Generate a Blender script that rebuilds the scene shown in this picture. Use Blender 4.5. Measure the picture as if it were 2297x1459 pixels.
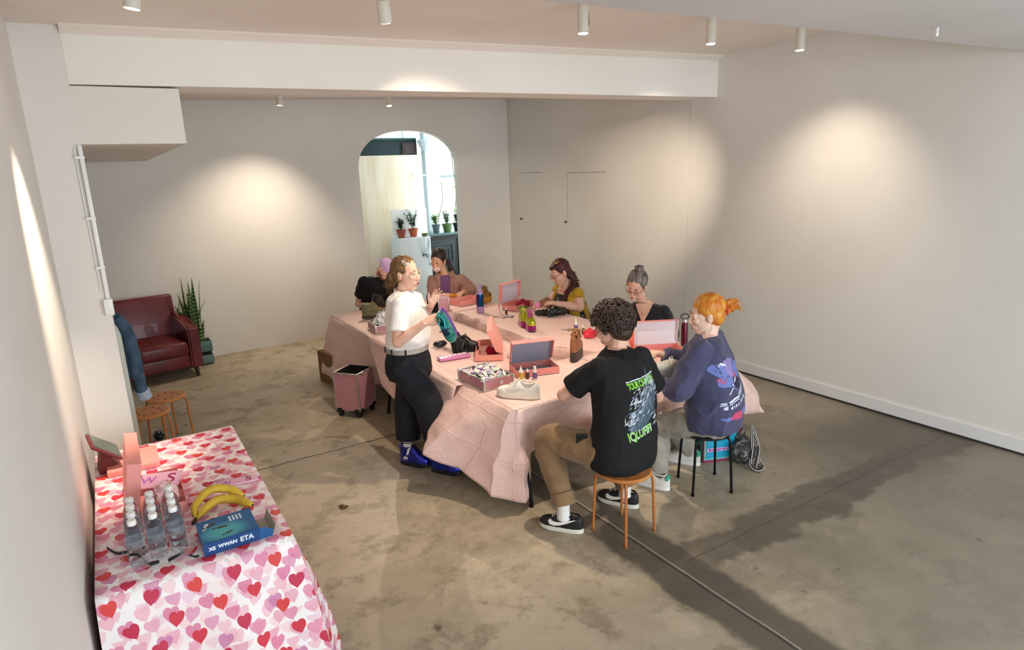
import bpy, bmesh, math, random
from mathutils import Vector, Matrix, noise, Euler
from mathutils.bvhtree import BVHTree
from math import sin, cos, pi, radians, sqrt, atan2, hypot
V = Vector
random.seed(7)
for o in list(bpy.data.objects): bpy.data.objects.remove(o)
SC = bpy.context.scene
COL = SC.collection
# ------------------------------------------------------------------ camera
FPX, PITCH, ROLL, YAW = 1435.9, radians(13.784), radians(-2.065), radians(31.93)
CAMP = V((0, 0, 2.35))
CF = V((sin(YAW)*cos(PITCH), cos(YAW)*cos(PITCH), -sin(PITCH)))
_r = V((cos(YAW), -sin(YAW), 0)); _u = _r.cross(CF)
CR = _r*cos(ROLL) + _u*sin(ROLL); CU = -_r*sin(ROLL) + _u*cos(ROLL)
cd = bpy.data.cameras.new('camera'); cam = bpy.data.objects.new('camera', cd); COL.objects.link(cam)
cd.sensor_width = 36; cd.lens = FPX/2297*36; cd.clip_start = .05
cam.matrix_world = Matrix(((CR.x, CU.x, -CF.x, CAMP.x), (CR.y, CU.y, -CF.y, CAMP.y), (CR.z, CU.z, -CF.z, CAMP.z), (0, 0, 0, 1)))
SC.camera = cam
SC.view_settings.view_transform = 'Standard'; SC.view_settings.look = 'None'
SC.view_settings.gamma = 1; SC.view_settings.use_curve_mapping = False
SC.view_settings.exposure = 0.55
# measuring helpers: a point seen at a pixel, at a known depth / height
HD = V((sin(YAW), cos(YAW), 0)); RT = V((cos(YAW), -sin(YAW), 0)); UP = V((0, 0, 1))
def ray(px, py): return CF*FPX + CR*(px-1148.5) + CU*(729.5-py)
def J(px, py, d):
    r = ray(px, py); return CAMP + r*(d/r.dot(HD))
def PZ(px, py, z=.75):
    r = ray(px, py); return CAMP + r*((z-CAMP.z)/r.z)
# ------------------------------------------------------------------ world and daylight
w = bpy.data.worlds.new('world'); SC.world = w; w.use_nodes = True
w.node_tree.nodes['Background'].inputs[0].default_value = (.82, .95, 1, 1)
w.node_tree.nodes['Background'].inputs[1].default_value = 1.6
def area(name, loc, tgt, sx, sy, power, col):
    l = bpy.data.lights.new(name, 'AREA'); l.shape = 'RECTANGLE'; l.size = sx; l.size_y = sy; l.energy = power; l.color = col
    o = bpy.data.objects.new(name, l); COL.objects.link(o); o.location = loc
    o.rotation_euler = (V(tgt)-V(loc)).to_track_quat('-Z', 'Y').to_euler(); return o
area('shop_window_daylight', (2.9, -2.35, 1.7), (2.9, 5, 1.3), 5.2, 2.3, 130, (.84, .92, 1))
area('back_room_daylight', (6.3, 10.9, 1.9), (3.5, 10.8, 1.4), 2.2, 2.2, 125, (.84, .95, 1))
SPW = (1.0, .845, .66)
# name: (x, y, lens z, target, power, cone deg, blend)
SPOTS = [
 ((.26, 3.55, 3.11), (-.32, 4.05, 1.5), 190, 50, .9, 'white ceiling spotlight nearest the left wall, glaring at the top edge'),
 ((1.45, 3.5, 3.14), (5.0, 9.3, .8), 190, 40, .9, 'white spotlight tipped sideways, second from the left wall'),
 ((2.80, 3.5, 3.18), (2.5, 4.3, .5), 140, 84, .7, 'dazzling white tube spotlight hanging above the table group'),
 ((3.98, 3.48, 3.19), (5.85, 6.3, 1.75), 260, 42, 1, 'white tube spotlight pointing down, between the dazzling one and the one by the right wall'),
 ((4.93, 3.4, 3.19), (5.85, 3.6, 1.5), 46, 90, 1, 'white tube spotlight nearest the right wall'),
 ((1.98, 8.2, 3.17), (1.6, 9.35, .4), 115, 92, 1, 'small white spotlight behind the beam, the left one of two'),
 ((3.36, 8.2, 3.19), (2.9, 5.2, .7), 120, 75, .7, 'small white spotlight behind the beam, the right one of two'),
]
# ------------------------------------------------------------------ materials
def lin(c): return tuple((x/12.92 if x <= .04045 else ((x+.055)/1.055)**2.4) for x in c)
def hexc(h): h = h.lstrip('#'); return lin(tuple(int(h[i:i+2], 16)/255 for i in (0, 2, 4)))
MATS = {}
def mat(name, hx, rough=.6, metal=0, hx2=None, vs=6, bump=0, bs=40, trans=0, ior=1.45, alpha=1, emit=None, es=0, coat=0, sss=0, sheen=0, stretch=None, spec=.5, lo=.4, hi=.65, aniso=0):
    if name in MATS: return MATS[name]
    m = bpy.data.materials.new(name); m.use_nodes = True; nt = m.node_tree; n = nt.nodes; b = n['Principled BSDF']
    c = hexc(hx)+(1,)
    b.inputs['Base Color'].default_value = c; b.inputs['Roughness'].default_value = rough; b.inputs['Metallic'].default_value = metal
    b.inputs['IOR'].default_value = ior; b.inputs['Transmission Weight'].default_value = trans; b.inputs['Alpha'].default_value = alpha
    b.inputs['Coat Weight'].default_value = coat; b.inputs['Sheen Weight'].default_value = sheen
    b.inputs['Specular IOR Level'].default_value = spec
    if sss: b.inputs['Subsurface Weight'].default_value = sss; b.inputs['Subsurface Radius'].default_value = (.012, .005, .003)
    if emit: b.inputs['Emission Color'].default_value = hexc(emit)+(1,); b.inputs['Emission Strength'].default_value = es
    if hx2 or bump:
        tc = n.new('ShaderNodeTexCoord'); mp = n.new('ShaderNodeMapping'); nt.links.new(tc.outputs['Object'], mp.inputs[0])
        if stretch: mp.inputs['Scale'].default_value = stretch
    if hx2:
        nz = n.new('ShaderNodeTexNoise'); nz.inputs['Scale'].default_value = vs; nz.inputs['Detail'].default_value = 5
        nt.links.new(mp.outputs[0], nz.inputs['Vector'])
        cr = n.new('ShaderNodeValToRGB'); cr.color_ramp.elements[0].position = lo; cr.color_ramp.elements[1].position = hi
        cr.color_ramp.elements[0].color = c; cr.color_ramp.elements[1].color = hexc(hx2)+(1,)
        nt.links.new(nz.outputs[0], cr.inputs[0]); nt.links.new(cr.outputs[0], b.inputs['Base Color'])
    if bump:
        nb = n.new('ShaderNodeTexNoise'); nb.inputs['Scale'].default_value = bs; nb.inputs['Detail'].default_value = 4
        nt.links.new(mp.outputs[0], nb.inputs['Vector']); bp = n.new('ShaderNodeBump'); bp.inputs['Strength'].default_value = bump; bp.inputs['Distance'].default_value = .01
        nt.links.new(nb.outputs[0], bp.inputs['Height']); nt.links.new(bp.outputs[0], b.inputs['Normal'])
    MATS[name] = m; return m
class G:
    """tiny shader-graph helper"""
    def __init__(s, name, rough=.7):
        s.m = bpy.data.materials.new(name); s.m.use_nodes = True; s.nt = s.m.node_tree; s.b = s.nt.nodes['Principled BSDF']; s.b.inputs['Roughness'].default_value = rough
        MATS[name] = s.m
    def node(s, t, **k):
        n = s.nt.nodes.new('ShaderNode'+t)
        for a, v in k.items(): setattr(n, a, v)
        return n
    def put(s, sock, v):
        if isinstance(v, bpy.types.NodeSocket): s.nt.links.new(v, sock)
        else: sock.default_value = v
    def math(s, op, a, b=0, c=0, clamp=False):
        n = s.node('Math', operation=op); n.use_clamp = clamp
        s.put(n.inputs[0], a); s.put(n.inputs[1], b)
        if op in ('MULTIPLY_ADD', 'SMOOTH_MIN', 'COMPARE'): s.put(n.inputs[2], c)
        return n.outputs[0]
    def mix(s, f, a, b):
        n = s.node('Mix', data_type='RGBA'); s.put(n.inputs[0], f)
        s.put(n.inputs[6], a if isinstance(a, bpy.types.NodeSocket) else hexc(a)+(1,)); s.put(n.inputs[7], b if isinstance(b, bpy.types.NodeSocket) else hexc(b)+(1,)); return n.outputs[2]
    def noise(s, vec, scale, detail=4, rough=.5, dist=0, out=0):
        n = s.node('TexNoise'); s.put(n.inputs['Vector'], vec); n.inputs['Scale'].default_value = scale; n.inputs['Detail'].default_value = detail; n.inputs['Roughness'].default_value = rough; n.inputs['Distortion'].default_value = dist
        return n.outputs[out]
    def ss(s, x, a, b):
        n = s.node('MapRange', interpolation_type='SMOOTHSTEP'); s.put(n.inputs[0], x); n.inputs[1].default_value = a; n.inputs[2].default_value = b; return n.outputs[0]
    def xyz(s, v):
        n = s.node('SeparateXYZ'); s.put(n.inputs[0], v); return n.outputs
    def bump(s, h, st=.3, d=.01):
        n = s.node('Bump'); n.inputs['Strength'].default_value = st; n.inputs['Distance'].default_value = d; s.put(n.inputs['Height'], h); s.nt.links.new(n.outputs[0], s.b.inputs['Normal'])
# ------------------------------------------------------------------ mesh helpers
def B(): return bmesh.new()
def box(bm, a, b, bev=0, M=None, seg=2):
    a = V(a); b = V(b); r = bmesh.ops.create_cube(bm, size=1)
    vs = r['verts']
    bmesh.ops.transform(bm, matrix=Matrix.Translation((a+b)/2) @ Matrix.Diagonal((*(b-a), 1)), verts=vs)
    if bev:
        es = list({e for v in vs for e in v.link_edges})
        r2 = bmesh.ops.bevel(bm, geom=es, offset=bev, segments=seg, affect='EDGES', profile=.5); vs = list({v for f in r2['faces'] for v in f.verts} | {v for v in vs if v.is_valid})
    if M: bmesh.ops.transform(bm, matrix=M, verts=[v for v in vs if v.is_valid])
    return vs
def frame(d):
    d = V(d).normalized(); a = V((0, 0, 1)) if abs(d.z) < .95 else V((1, 0, 0)); x = a.cross(d).normalized(); return x, d.cross(x)
def rings(bm, rs, cap=True, closed=False):
    rr = [[bm.verts.new(p) for p in r] for r in rs]; n = len(rr[0])
    for i in range(len(rr)-(0 if closed else 1)):
        a, b = rr[i], rr[(i+1) % len(rr)]
        for k in range(n): bm.faces.new((a[k], a[(k+1) % n], b[(k+1) % n], b[k]))
    if cap and not closed:
        bm.faces.new(rr[0][::-1]); bm.faces.new(rr[-1])
    return rr
def tube(bm, pts, r, seg=8, closed=False, flat=1, cap=True):
    pts = [V(p) for p in pts]; n = len(pts); out = []; px = None
    for i, p in enumerate(pts):
        if closed: t = pts[(i+1) % n]-pts[i-1]
        else: t = pts[min(i+1, n-1)]-pts[max(i-1, 0)]
        t = t.normalized() if t.length > 1e-9 else V((0, 0, 1))
        if px is None: px = frame(t)[0]
        else:
            px = px-t*px.dot(t); px = px.normalized() if px.length > 1e-6 else frame(t)[0]
        y = t.cross(px); ri = r[i] if isinstance(r, (list, tuple)) else r
        out.append([p+px*(ri*cos(2*pi*k/seg))+y*(ri*flat*sin(2*pi*k/seg)) for k in range(seg)])
    rings(bm, out, cap, closed)
def cyl(bm, a, b, r0, r1=None, seg=20): tube(bm, [a, b], [r0, r0 if r1 is None else r1], seg)
def cap(bm, a, b, r0, r1, seg=10, flat=1):
    """tapered capsule"""
    a = V(a); b = V(b); d = (b-a).normalized(); ps = []; rs = []
    for k in range(4): t = k/4*pi/2; ps.append(a-d*r0*cos(t)); rs.append(max(r0*sin(t), r0*.05))
    for k in range(5): ps.append(a.lerp(b, k/4)); rs.append(r0+(r1-r0)*k/4)
    for k in range(1, 5): t = k/4*pi/2; ps.append(b+d*r1*sin(t)); rs.append(max(r1*cos(t), r1*.05))
    tube(bm, ps, rs, seg, flat=flat)
def ell(bm, c, r, M=None, seg=16):
    rr = bmesh.ops.create_uvsphere(bm, u_segments=seg, v_segments=max(8, seg*3//4), radius=1); r = V(r) if not isinstance(r, (int, float)) else V((r, r, r))
    T = Matrix.Translation(V(c)) @ (M.to_4x4() if M else Matrix()) @ Matrix.Diagonal((*r, 1))
    bmesh.ops.transform(bm, matrix=T, verts=rr['verts']); return rr['verts']
def lathe(bm, prof, seg=24, c=(0, 0, 0), cap=True):
    c = V(c); rings(bm, [[c+V((r*cos(2*pi*k/seg), r*sin(2*pi*k/seg), z)) for k in range(seg)] for r, z in prof], cap)
def prism(bm, poly, z0, z1, ax='z', M=None):
    def p3(p, z): return V((p[0], p[1], z)) if ax == 'z' else V((p[0], z, p[1])) if ax == 'y' else V((z, p[0], p[1]))
    a = [bm.verts.new(p3(p, z0)) for p in poly]; b = [bm.verts.new(p3(p, z1)) for p in poly]; n = len(poly)
    fs = [bm.faces.new(a[::-1]), bm.faces.new(b)]+[bm.faces.new((a[i], a[(i+1) % n], b[(i+1) % n], b[i])) for i in range(n)]
    if M: bmesh.ops.transform(bm, matrix=M, verts=a+b)
    return fs
def sheet(bm, P, closed_u=False, uv=None):
    """quad grid from P[i][j]"""
    g = [[bm.verts.new(p) for p in row] for row in P]; lay = bm.loops.layers.uv.verify() if uv else None
    for i in range(len(g)-(0 if closed_u else 1)):
        for j in range(len(g[0])-1):
            i2 = (i+1) % len(g); f = bm.faces.new((g[i][j], g[i2][j], g[i2][j+1], g[i][j+1]))
            if uv:
                for l, (a, b) in zip(f.loops, ((i, j), (i2, j), (i2, j+1), (i, j+1))): l[lay].uv = uv[a][b]
    return g
def obj(name, bm, m, parent=None, smooth=40, world=False, fix=True):
    if fix: bmesh.ops.recalc_face_normals(bm, faces=bm.faces)
    if world and parent is not None: bmesh.ops.transform(bm, matrix=WM(parent).inverted(), verts=bm.verts)
    me = bpy.data.meshes.new(name); bm.to_mesh(me); bm.free()
    for x in (m if isinstance(m, (list, tuple)) else [m]): me.materials.append(x)
    if smooth:
        me.shade_smooth()
        if smooth < 180: me.set_sharp_from_angle(angle=radians(smooth))
    o = bpy.data.objects.new(name, me); COL.objects.link(o)
    if parent is not None: o.parent = parent
    return o
def WM(o):
    m = Matrix.LocRotScale(o.location, o.rotation_euler, o.scale); return (WM(o.parent) @ m) if o.parent else m
def tag(o, label, cat, group=None, kind=None):
    o['label'] = label; o['category'] = cat
    if group: o['group'] = group
    if kind: o['kind'] = kind
    return o
def thing(name, label, cat, loc=(0, 0, 0), rz=0, group=None, rot=None):
    o = bpy.data.objects.new(name, None); COL.objects.link(o); o.location = loc; o.rotation_euler = rot or (0, 0, rz); o.empty_display_size = .05
    return tag(o, label, cat, group)
def struct(name, bm, m, parent=None, smooth=0):
    o = obj(name, bm, m, parent, smooth)
    if parent is None: o['kind'] = 'structure'
    return o
def dup(root, loc, rz=None, label=None):
    r = root.copy(); COL.objects.link(r); r.location = loc
    if rz is not None: r.rotation_euler = (0, 0, rz)
    if label: r['label'] = label
    for ch in list(root.children):
        c = ch.copy(); COL.objects.link(c); c.parent = r
        for g in list(ch.children):
            d = g.copy(); COL.objects.link(d); d.parent = c
    return r
def solid(o, t, off=-1):
    m = o.modifiers.new('thickness', 'SOLIDIFY'); m.thickness = t; m.offset = off; return o
def remesh(bm, vox, smooth=1, disp=None):
    """fuse overlapping closed shapes into one continuous surface"""
    me = bpy.data.meshes.new('t'); bmesh.ops.recalc_face_normals(bm, faces=bm.faces); bm.to_mesh(me); bm.free()
    o = bpy.data.objects.new('t', me); COL.objects.link(o); m = o.modifiers.new('r', 'REMESH'); m.mode = 'VOXEL'; m.voxel_size = vox
    if smooth: s = o.modifiers.new('s', 'SMOOTH'); s.iterations = smooth; s.factor = .5
    dg = bpy.context.evaluated_depsgraph_get(); dg.update(); e = o.evaluated_get(dg).to_mesh()
    r = bmesh.new(); r.from_mesh(e); o.evaluated_get(dg).to_mesh_clear(); bpy.data.objects.remove(o); bpy.data.meshes.remove(me)
    if disp:
        r.normal_update()
        for v, d in [(v, disp(v.co, v.normal)) for v in r.verts]: v.co += d if isinstance(d, Vector) else v.normal*d
    return r
def spline(pts, n=8):
    pts = [V(p) for p in pts]; out = []; P = [pts[0]*2-pts[1]]+pts+[pts[-1]*2-pts[-2]]
    for i in range(1, len(P)-2):
        a, b, c, d = P[i-1:i+3]
        for k in range(n):
            t = k/n; out.append(.5*((2*b)+(c-a)*t+(2*a-5*b+4*c-d)*t*t+(3*b-a-3*c+d)*t**3))
    out.append(pts[-1]); return out
def rad_lerp(rs, n): return [rs[i]+(rs[i+1]-rs[i])*(k/n) for i in range(len(rs)-1) for k in range(n)]+[rs[-1]]
# ------------------------------------------------------------------ the room
def plaster(name, hx, var, rough=.75):
    g = G(name, rough); tc = g.node('TexCoord').outputs['Object']
    g.put(g.b.inputs['Base Color'], g.mix(g.ss(g.noise(tc, .9, 5, .55), .3, .75), hx, var))
    g.bump(g.noise(tc, 60, 3), .12, .004); return g.m
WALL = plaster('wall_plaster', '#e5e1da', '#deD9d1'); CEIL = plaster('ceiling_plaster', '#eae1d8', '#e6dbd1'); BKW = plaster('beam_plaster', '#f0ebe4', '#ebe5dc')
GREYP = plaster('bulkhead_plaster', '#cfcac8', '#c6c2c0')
DARK = mat('dark_gap', '#3b3733', .9); GREY = mat('grey_line', '#8d857b', .9)
def floor_mat():
    g = G('stained_concrete', .42); tc = g.node('TexCoord').outputs['Object']
    sep = g.xyz(tc); x, y = sep[0], sep[1]
    n1 = g.noise(tc, .7, 9, .66, .1); n2 = g.noise(tc, 3.0, 10, .7, .15); n3 = g.noise(tc, 11, 6, .6)
    col = g.mix(g.ss(n1, .38, .66), '#b1a28b', '#94866e')
    col = g.mix(g.math('MULTIPLY', g.ss(n2, .5, .6), .75), col, '#84765f')
    col = g.mix(g.math('MULTIPLY', g.ss(g.noise(tc, 1.6, 9, .72, .2), .54, .62), .5), col, '#c8b79c')
    col = g.mix(g.math('MULTIPLY', g.ss(n3, .35, .7), .3), col, '#bfb198')
    # uneven light put into the colour: greyer floor towards the right-hand front
    col = g.mix(g.math('MULTIPLY', g.ss(g.math('ADD', g.math('SUBTRACT', x, y), g.math('MULTIPLY', n1, 2)), .8, 3.6), .78), col, '#7c7468')
    wob = g.math('MULTIPLY', g.math('SUBTRACT', n2, .5), .5)
    wob2 = g.math('MULTIPLY', g.math('SUBTRACT', g.noise(tc, 5, 5, .6), .5), .09)
    # dark filled strip along the joint that runs down the room, and the stain that crosses it
    dx = g.math('ABSOLUTE', g.math('ADD', g.math('SUBTRACT', x, 2.55), g.math('MULTIPLY', wob, .45)))
    m1 = g.math('MULTIPLY', g.ss(dx, .22, .15), g.ss(y, 6.5, 3.0))
    dy = g.math('ABSOLUTE', g.math('ADD', g.math('SUBTRACT', y, 2.34), g.math('MULTIPLY', wob, .9)))
    m2 = g.math('MULTIPLY', g.ss(dy, .20, .13), g.ss(x, 2.5, 2.9))
    m3 = g.math('MULTIPLY', g.ss(g.math('ADD', g.math('ABSOLUTE', g.math('SUBTRACT', y, 2.6)), g.math('MULTIPLY', wob, 1.2)), .75, .2), g.ss(x, 4.0, 5.4))
    m = g.math('MAXIMUM', g.math('MAXIMUM', m1, g.math('MULTIPLY', m2, .85)), g.math('MULTIPLY', m3, .75))
    col = g.mix(g.math('MULTIPLY', m, .82), col, '#4b443b')
    # fine pits and spots
    vo = g.node('TexVoronoi'); g.put(vo.inputs['Vector'], tc); vo.inputs['Scale'].default_value = 2.3
    spot = g.math('MULTIPLY', g.ss(g.math('ADD', vo.outputs['Distance'], g.math('MULTIPLY', n3, .16)), .16, .11), g.ss(n2, .42, .5))
    col = g.mix(g.math('MULTIPLY', spot, .7), col, '#3a342d')
    pits = g.math('MULTIPLY', g.ss(g.noise(tc, 7, 9, .75), .60, .66), g.ss(g.noise(tc, 1.1, 3), .46, .56)); col = g.mix(g.math('MULTIPLY', pits, .6), col, '#4a4238')
    fl = g.ss(g.noise(tc, 26, 3, .6), .7, .76); col = g.mix(g.math('MULTIPLY', fl, .5), col, '#a89f92')
    # expansion joints
    j1 = g.ss(g.math('ABSOLUTE', g.math('ADD', g.math('SUBTRACT', x, 2.55), g.math('MULTIPLY', wob2, .25))), .014, .006)
    j1e = g.ss(g.math('ABSOLUTE', g.math('ADD', g.math('SUBTRACT', x, 2.566), g.math('MULTIPLY', wob2, .25))), .010, .004)
    j2 = g.ss(g.math('ABSOLUTE', g.math('ADD', g.math('SUBTRACT', y, 5.26), g.math('MULTIPLY', wob2, .4))), .014, .007)
    j3 = g.math('MULTIPLY', g.ss(g.math('ABSOLUTE', g.math('ADD', g.math('SUBTRACT', y, 2.36), g.math('MULTIPLY', wob2, .5))), .01, .004), g.ss(x, 2.6, 2.7))
    col = g.mix(g.math('MULTIPLY', j1e, .8), col, '#a69a8a')
    col = g.mix(g.math('MULTIPLY', g.math('MAXIMUM', g.math('MAXIMUM', j1, j2), g.math('MULTIPLY', j3, .5)), .85), col, '#37322c')
    g.put(g.b.inputs['Base Color'], col)
    g.put(g.b.inputs['Roughness'], g.math('ADD', g.math('MULTIPLY', n2, .45), .27))
    h = g.math('SUBTRACT', g.math('MULTIPLY', n3, .3), g.math('MAXIMUM', j1, j2)); g.bump(h, .35, .006); return g.m
FLOOR = floor_mat()
XL, XR, YB = -.3, 5.85, 9.3
def cz(x): return 3.29+.026*x
bm = B(); box(bm, (-1.6, -2.7, -.1), (7.2, 13.2, 0)); struct('floor', bm, FLOOR)
bm = B(); a = -1.6; b = 7.2
v = [V((a, 1.9, cz(a))), V((b, 1.9, cz(b))), V((b, 9.42, cz(b))), V((a, 9.42, cz(a)))]
rings(bm, [[v[0], v[1], v[2], v[3]], [p+V((0, 0, .15)) for p in v]]); struct('ceiling', bm, CEIL)
bm = B(); box(bm, (XL-.15, -2.7, 0), (XL, 5.02, 3.6)); struct('wall_left', bm, WALL)
bm = B(); box(bm, (-1.35, 5.3, 0), (-1.2, 9.42, 3.6)); struct('wall_left_rear', bm, WALL)
bm = B(); box(bm, (-1.35, 5.0, 0), (-.045, 5.3, 3.6), .004); struct('trim_1', bm, WALL)           # pillar
bm = B(); v0 = []; 
for x in (-.045, XR+.02): v0.append([V((x, 5.0, 2.95+.012*x)), V((x, 5.36, 2.95+.012*x)), V((x, 5.36, cz(x)+.03)), V((x, 5.0, cz(x)+.03))])
rings(bm, v0); struct('trim_2', bm, BKW)                                                         # beam across the room
bm = B(); v0 = [[V((x, 4.9985, cz(x)-.05)), V((x, 4.94, cz(x)-.012)), V((x, 4.94, cz(x)+.02)), V((x, 4.9985, cz(x)+.02))] for x in (-.045, XR)]
rings(bm, v0); struct('trim_3', bm, CEIL)
bm = B(); box(bm, (-1.2, 5.02, 2.59), (.566, 9.3, 2.944), .003); struct('trim_4', bm, WALL)       # boxed duct under the beam
# back wall with the round-topped opening
ax0, ax1, spr, top = 3.262, 4.885, 2.40, 2.95
def arch_pts(n=24):
    r = []
    for k in range(n+1):
        t = pi-pi*k/n; c, s = cos(t), sin(t)
        r.append(((ax0+ax1)/2+(ax1-ax0)/2*math.copysign(abs(c)**.88, c), spr+(top-spr)*abs(s)**.88))
    return r
bm = B(); A = arch_pts(); T0, T1 = 9.3, 9.42
def quadcol(x0, x1, z0a, z0b, z1):
    prism(bm, [(x0, z0a), (x1, z0b), (x1, z1), (x0, z1)], T0, T1, 'y')
quadcol(-1.35, ax0, 0, 0, 3.6); quadcol(ax1, XR+.02, 0, 0, 3.6)
for p, q in zip(A, A[1:]): 
    if q[0]-p[0] > 1e-6: quadcol(p[0], q[0], p[1], q[1], 3.6)
bmesh.ops.remove_doubles(bm, verts=bm.verts, dist=1e-5)
struct('wall_back', bm, WALL)
# right wall in two boards with an open seam, and another slot at the far corner
bm = B(); box(bm, (XR, -2.7, 0), (XR+.03, 5.372, 3.6)); box(bm, (XR, 5.378, 0), (XR+.03, 9.29, 3.6)); struct('wall_right', bm, WALL)
bm = B(); box(bm, (XR+.034, -2.7, 0), (XR+.16, 9.42, 3.6)); struct('wall_right_core', bm, DARK)
for i, (y0, y1, z0, z1) in enumerate([(8.34, 8.95, 2.262, 2.27), (6.84, 7.71, 2.248, 2.256), (7.706, 7.712, 1.58, 2.25)]):
    bm = B(); box(bm, (XR-.0012, y0, z0), (XR+.01, y1, z1)); struct('trim_%d' % (5+i), bm, GREY)
for i, (y, z) in enumerate([(8.95, 1.53), (7.73, 1.54)]):
    t = thing('cupboard_knob', ['small dark knob on the right wall, nearer the corner', 'small dark knob on the right wall, farther from the corner'][i], 'knob', (XR, y, z))
    bm = B(); cyl(bm, (0, 0, 0), (-.012, 0, 0), .011, .011, 14); obj('backplate', bm, mat('knob_grey', '#8b857c', .5), t)
    bm = B(); ell(bm, (-.024, 0, 0), (.014, .02, .018)); obj('knob', bm, mat('knob_dark', '#2c2826', .35), t)
bm = B(); box(bm, (XR-.018, -2.6, .022), (XR, 5.372, .135), .003); struct('baseboard_right', bm, mat('skirting_white', '#e4e2e0', .45))
bm = B(); box(bm, (XR-.01, -2.6, 0), (XR, 5.372, .0215)); struct('trim_8', bm, DARK)  # dark strip painted as the shadow gap under the skirting
# low bulkhead over the viewer's side of the room
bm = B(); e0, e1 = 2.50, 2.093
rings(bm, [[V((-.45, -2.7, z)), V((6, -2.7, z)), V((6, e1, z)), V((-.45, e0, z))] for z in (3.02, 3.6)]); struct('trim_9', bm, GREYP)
bm = B(); box(bm, (4.05, 1.95, 2.99), (4.06, 1.96, 3.02)); ell(bm, (4.055, 1.955, 2.985), .009); tag(obj('ceiling_hook', bm, mat('hook_white', '#f2f0ec', .3)), 'tiny white hook under the grey bulkhead at the upper right', 'hook')
# front wall with the shop window behind the viewer
bm = B()
for a, b in (((-.45, 0), (.2, 3.6)), ((5.6, 0), (6.0, 3.6)), ((.2, 0), (5.6, .45)), ((.2, 2.9), (5.6, 3.6))): box(bm, (a[0], -2.7, a[1]), (b[0], -2.55, b[1]))
struct('wall_front', bm, WALL)
bm = B()
for a, b in (((.2, .45), (.26, 2.9)), ((5.54, .45), (5.6, 2.9)), ((2.87, .45), (2.93, 2.9)), ((.26, .45), (5.54, .51)), ((.26, 2.84), (5.54, 2.9))): box(bm, (a[0], -2.66, a[1]), (b[0], -2.6, b[1]))
struct('window_1', bm, mat('frame_white', '#e8e8e6', .4))
# conduit on the pillar
t = thing('conduit', 'thin white cable conduit running down the pillar edge to a small socket box', 'conduit', (-.055, 4.99, 1.5))
bm = B(); box(bm, (-.008, -.02, .1), (.016, .008, 1.085), .003); box(bm, (-.03, -.006, .16), (-.024, .004, 1.07)); obj('pipe', bm, mat('pvc_white', '#e9e9e7', .35), t)
for z in (.3, .62, 1.0): bm = B(); box(bm, (-.034, -.023, z), (.02, .009, z+.018), .002); obj('clip', bm, mat('pvc_white', '', .35), t)
bm = B(); box(bm, (-.028, -.04, -.01), (.026, .008, .1), .006); obj('socket_box', bm, mat('pvc_white', '', .35), t)
# spotlights
LENS = mat('lens_glow', '#ffffff', .3, emit='#fff0dc', es=30)
for (loc, tgt, pw, cone, bl, lab) in SPOTS:
    x, y, z = loc; t = thing('ceiling_spotlight', lab, 'spotlight', loc, group=None); d = (V(tgt)-V(loc)).normalized()
    straight = (V((x, y, 0)).x > 2 and y < 5)
    ax = V((0, 0, -1)) if straight else (V((0, 0, -1))*.75+d*.5).normalized()
    if y > 8: ax = (V((0, 0, -1))+d*.25).normalized()
    topz = cz(x)-z; fx, fy = frame(ax); L = .11 if not straight else topz-.0
    bm = B(); tube(bm, [-ax*L, -ax*(L*.5), ax*0, ax*.004], [.036]*4, 24, cap=True); obj('body', bm, mat('spot_white', '#dcd6ca', .45), t)
    if not straight:
        bm = B(); cyl(bm, -ax*L*.8, V((0, 0, topz)), .012, .012, 12); cyl(bm, (0, 0, topz-.02), (0, 0, topz), .04, .04, 20); obj('stem', bm, mat('spot_white', '', .45), t)
    else:
        bm = B(); tube(bm, [(.038, 0, .02), (.05, .0, .06), (.045, 0, .12), (.01, 0, topz)], .003, 6); obj('cable', bm, mat('cable_grey', '#55504a', .6), t)
    bm = B(); tube(bm, [ax*.0045, ax*.007], [.031, .029], 24); obj('lens', bm, LENS, t)
    l = bpy.data.lights.new('spot_beam', 'SPOT'); l.energy = pw; l.color = SPW; l.spot_size = radians(cone); l.spot_blend = bl; l.shadow_soft_size = .03
    o = bpy.data.objects.new('spot_beam', l); COL.objects.link(o); o.parent = t; o.location = d*.045+ax*.01; o.rotation_euler = d.to_track_quat('-Z', 'Y').to_euler()
# ------------------------------------------------------------------ the room beyond the opening
WH = mat('back_room_white', '#e6ecee', .7, bump=.1)
bm = B(); box(bm, (2.3, 9.42, 0), (2.42, 12.9, 3.4)); struct('wall_rear_left', bm, WH)
bm = B()
for a, b in (((2.42, 0), (4.9, 3.4)), ((4.9, 0), (6.9, .9)), ((4.9, .9), (5.4, 3.2)), ((4.9, 3.2), (6.9, 3.4)), ((6.6, .9), (6.9, 3.2))): box(bm, (a[0], 12.6, a[1]), (b[0], 12.75, b[1]))
struct('wall_rear', bm, WH)
bm = B(); box(bm, (6.75, 9.42, 0), (6.9, 12.6, 3.4)); struct('wall_rear_right', bm, WH)
bm = B(); box(bm, (2.3, 9.42, 3.4), (6.9, 12.75, 3.5)); struct('ceiling_rear', bm, WH)
bm = B()
for x in (5.4, 5.97, 6.54): box(bm, (x, 12.56, .9), (x+.06, 12.62, 3.2))
for z in (.9, 2.2, 3.14): box(bm, (5.4, 12.57, z), (6.6, 12.61, z+.05))
struct('window_2', bm, mat('frame_bluish', '#dfe9ec', .4))
def yx(px, py, y):
    r = ray(px, py); return CAMP+r*(y/r.y)
PLY = mat('plywood', '#e8dcc6', .6, hx2='#dccbb0', vs=3, stretch=(2.2, 1, .35), bump=.03)
bm = B(); box(bm, (2.9, 10.58, .02), (4.86, 10.6, 2.63), .002)
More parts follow.
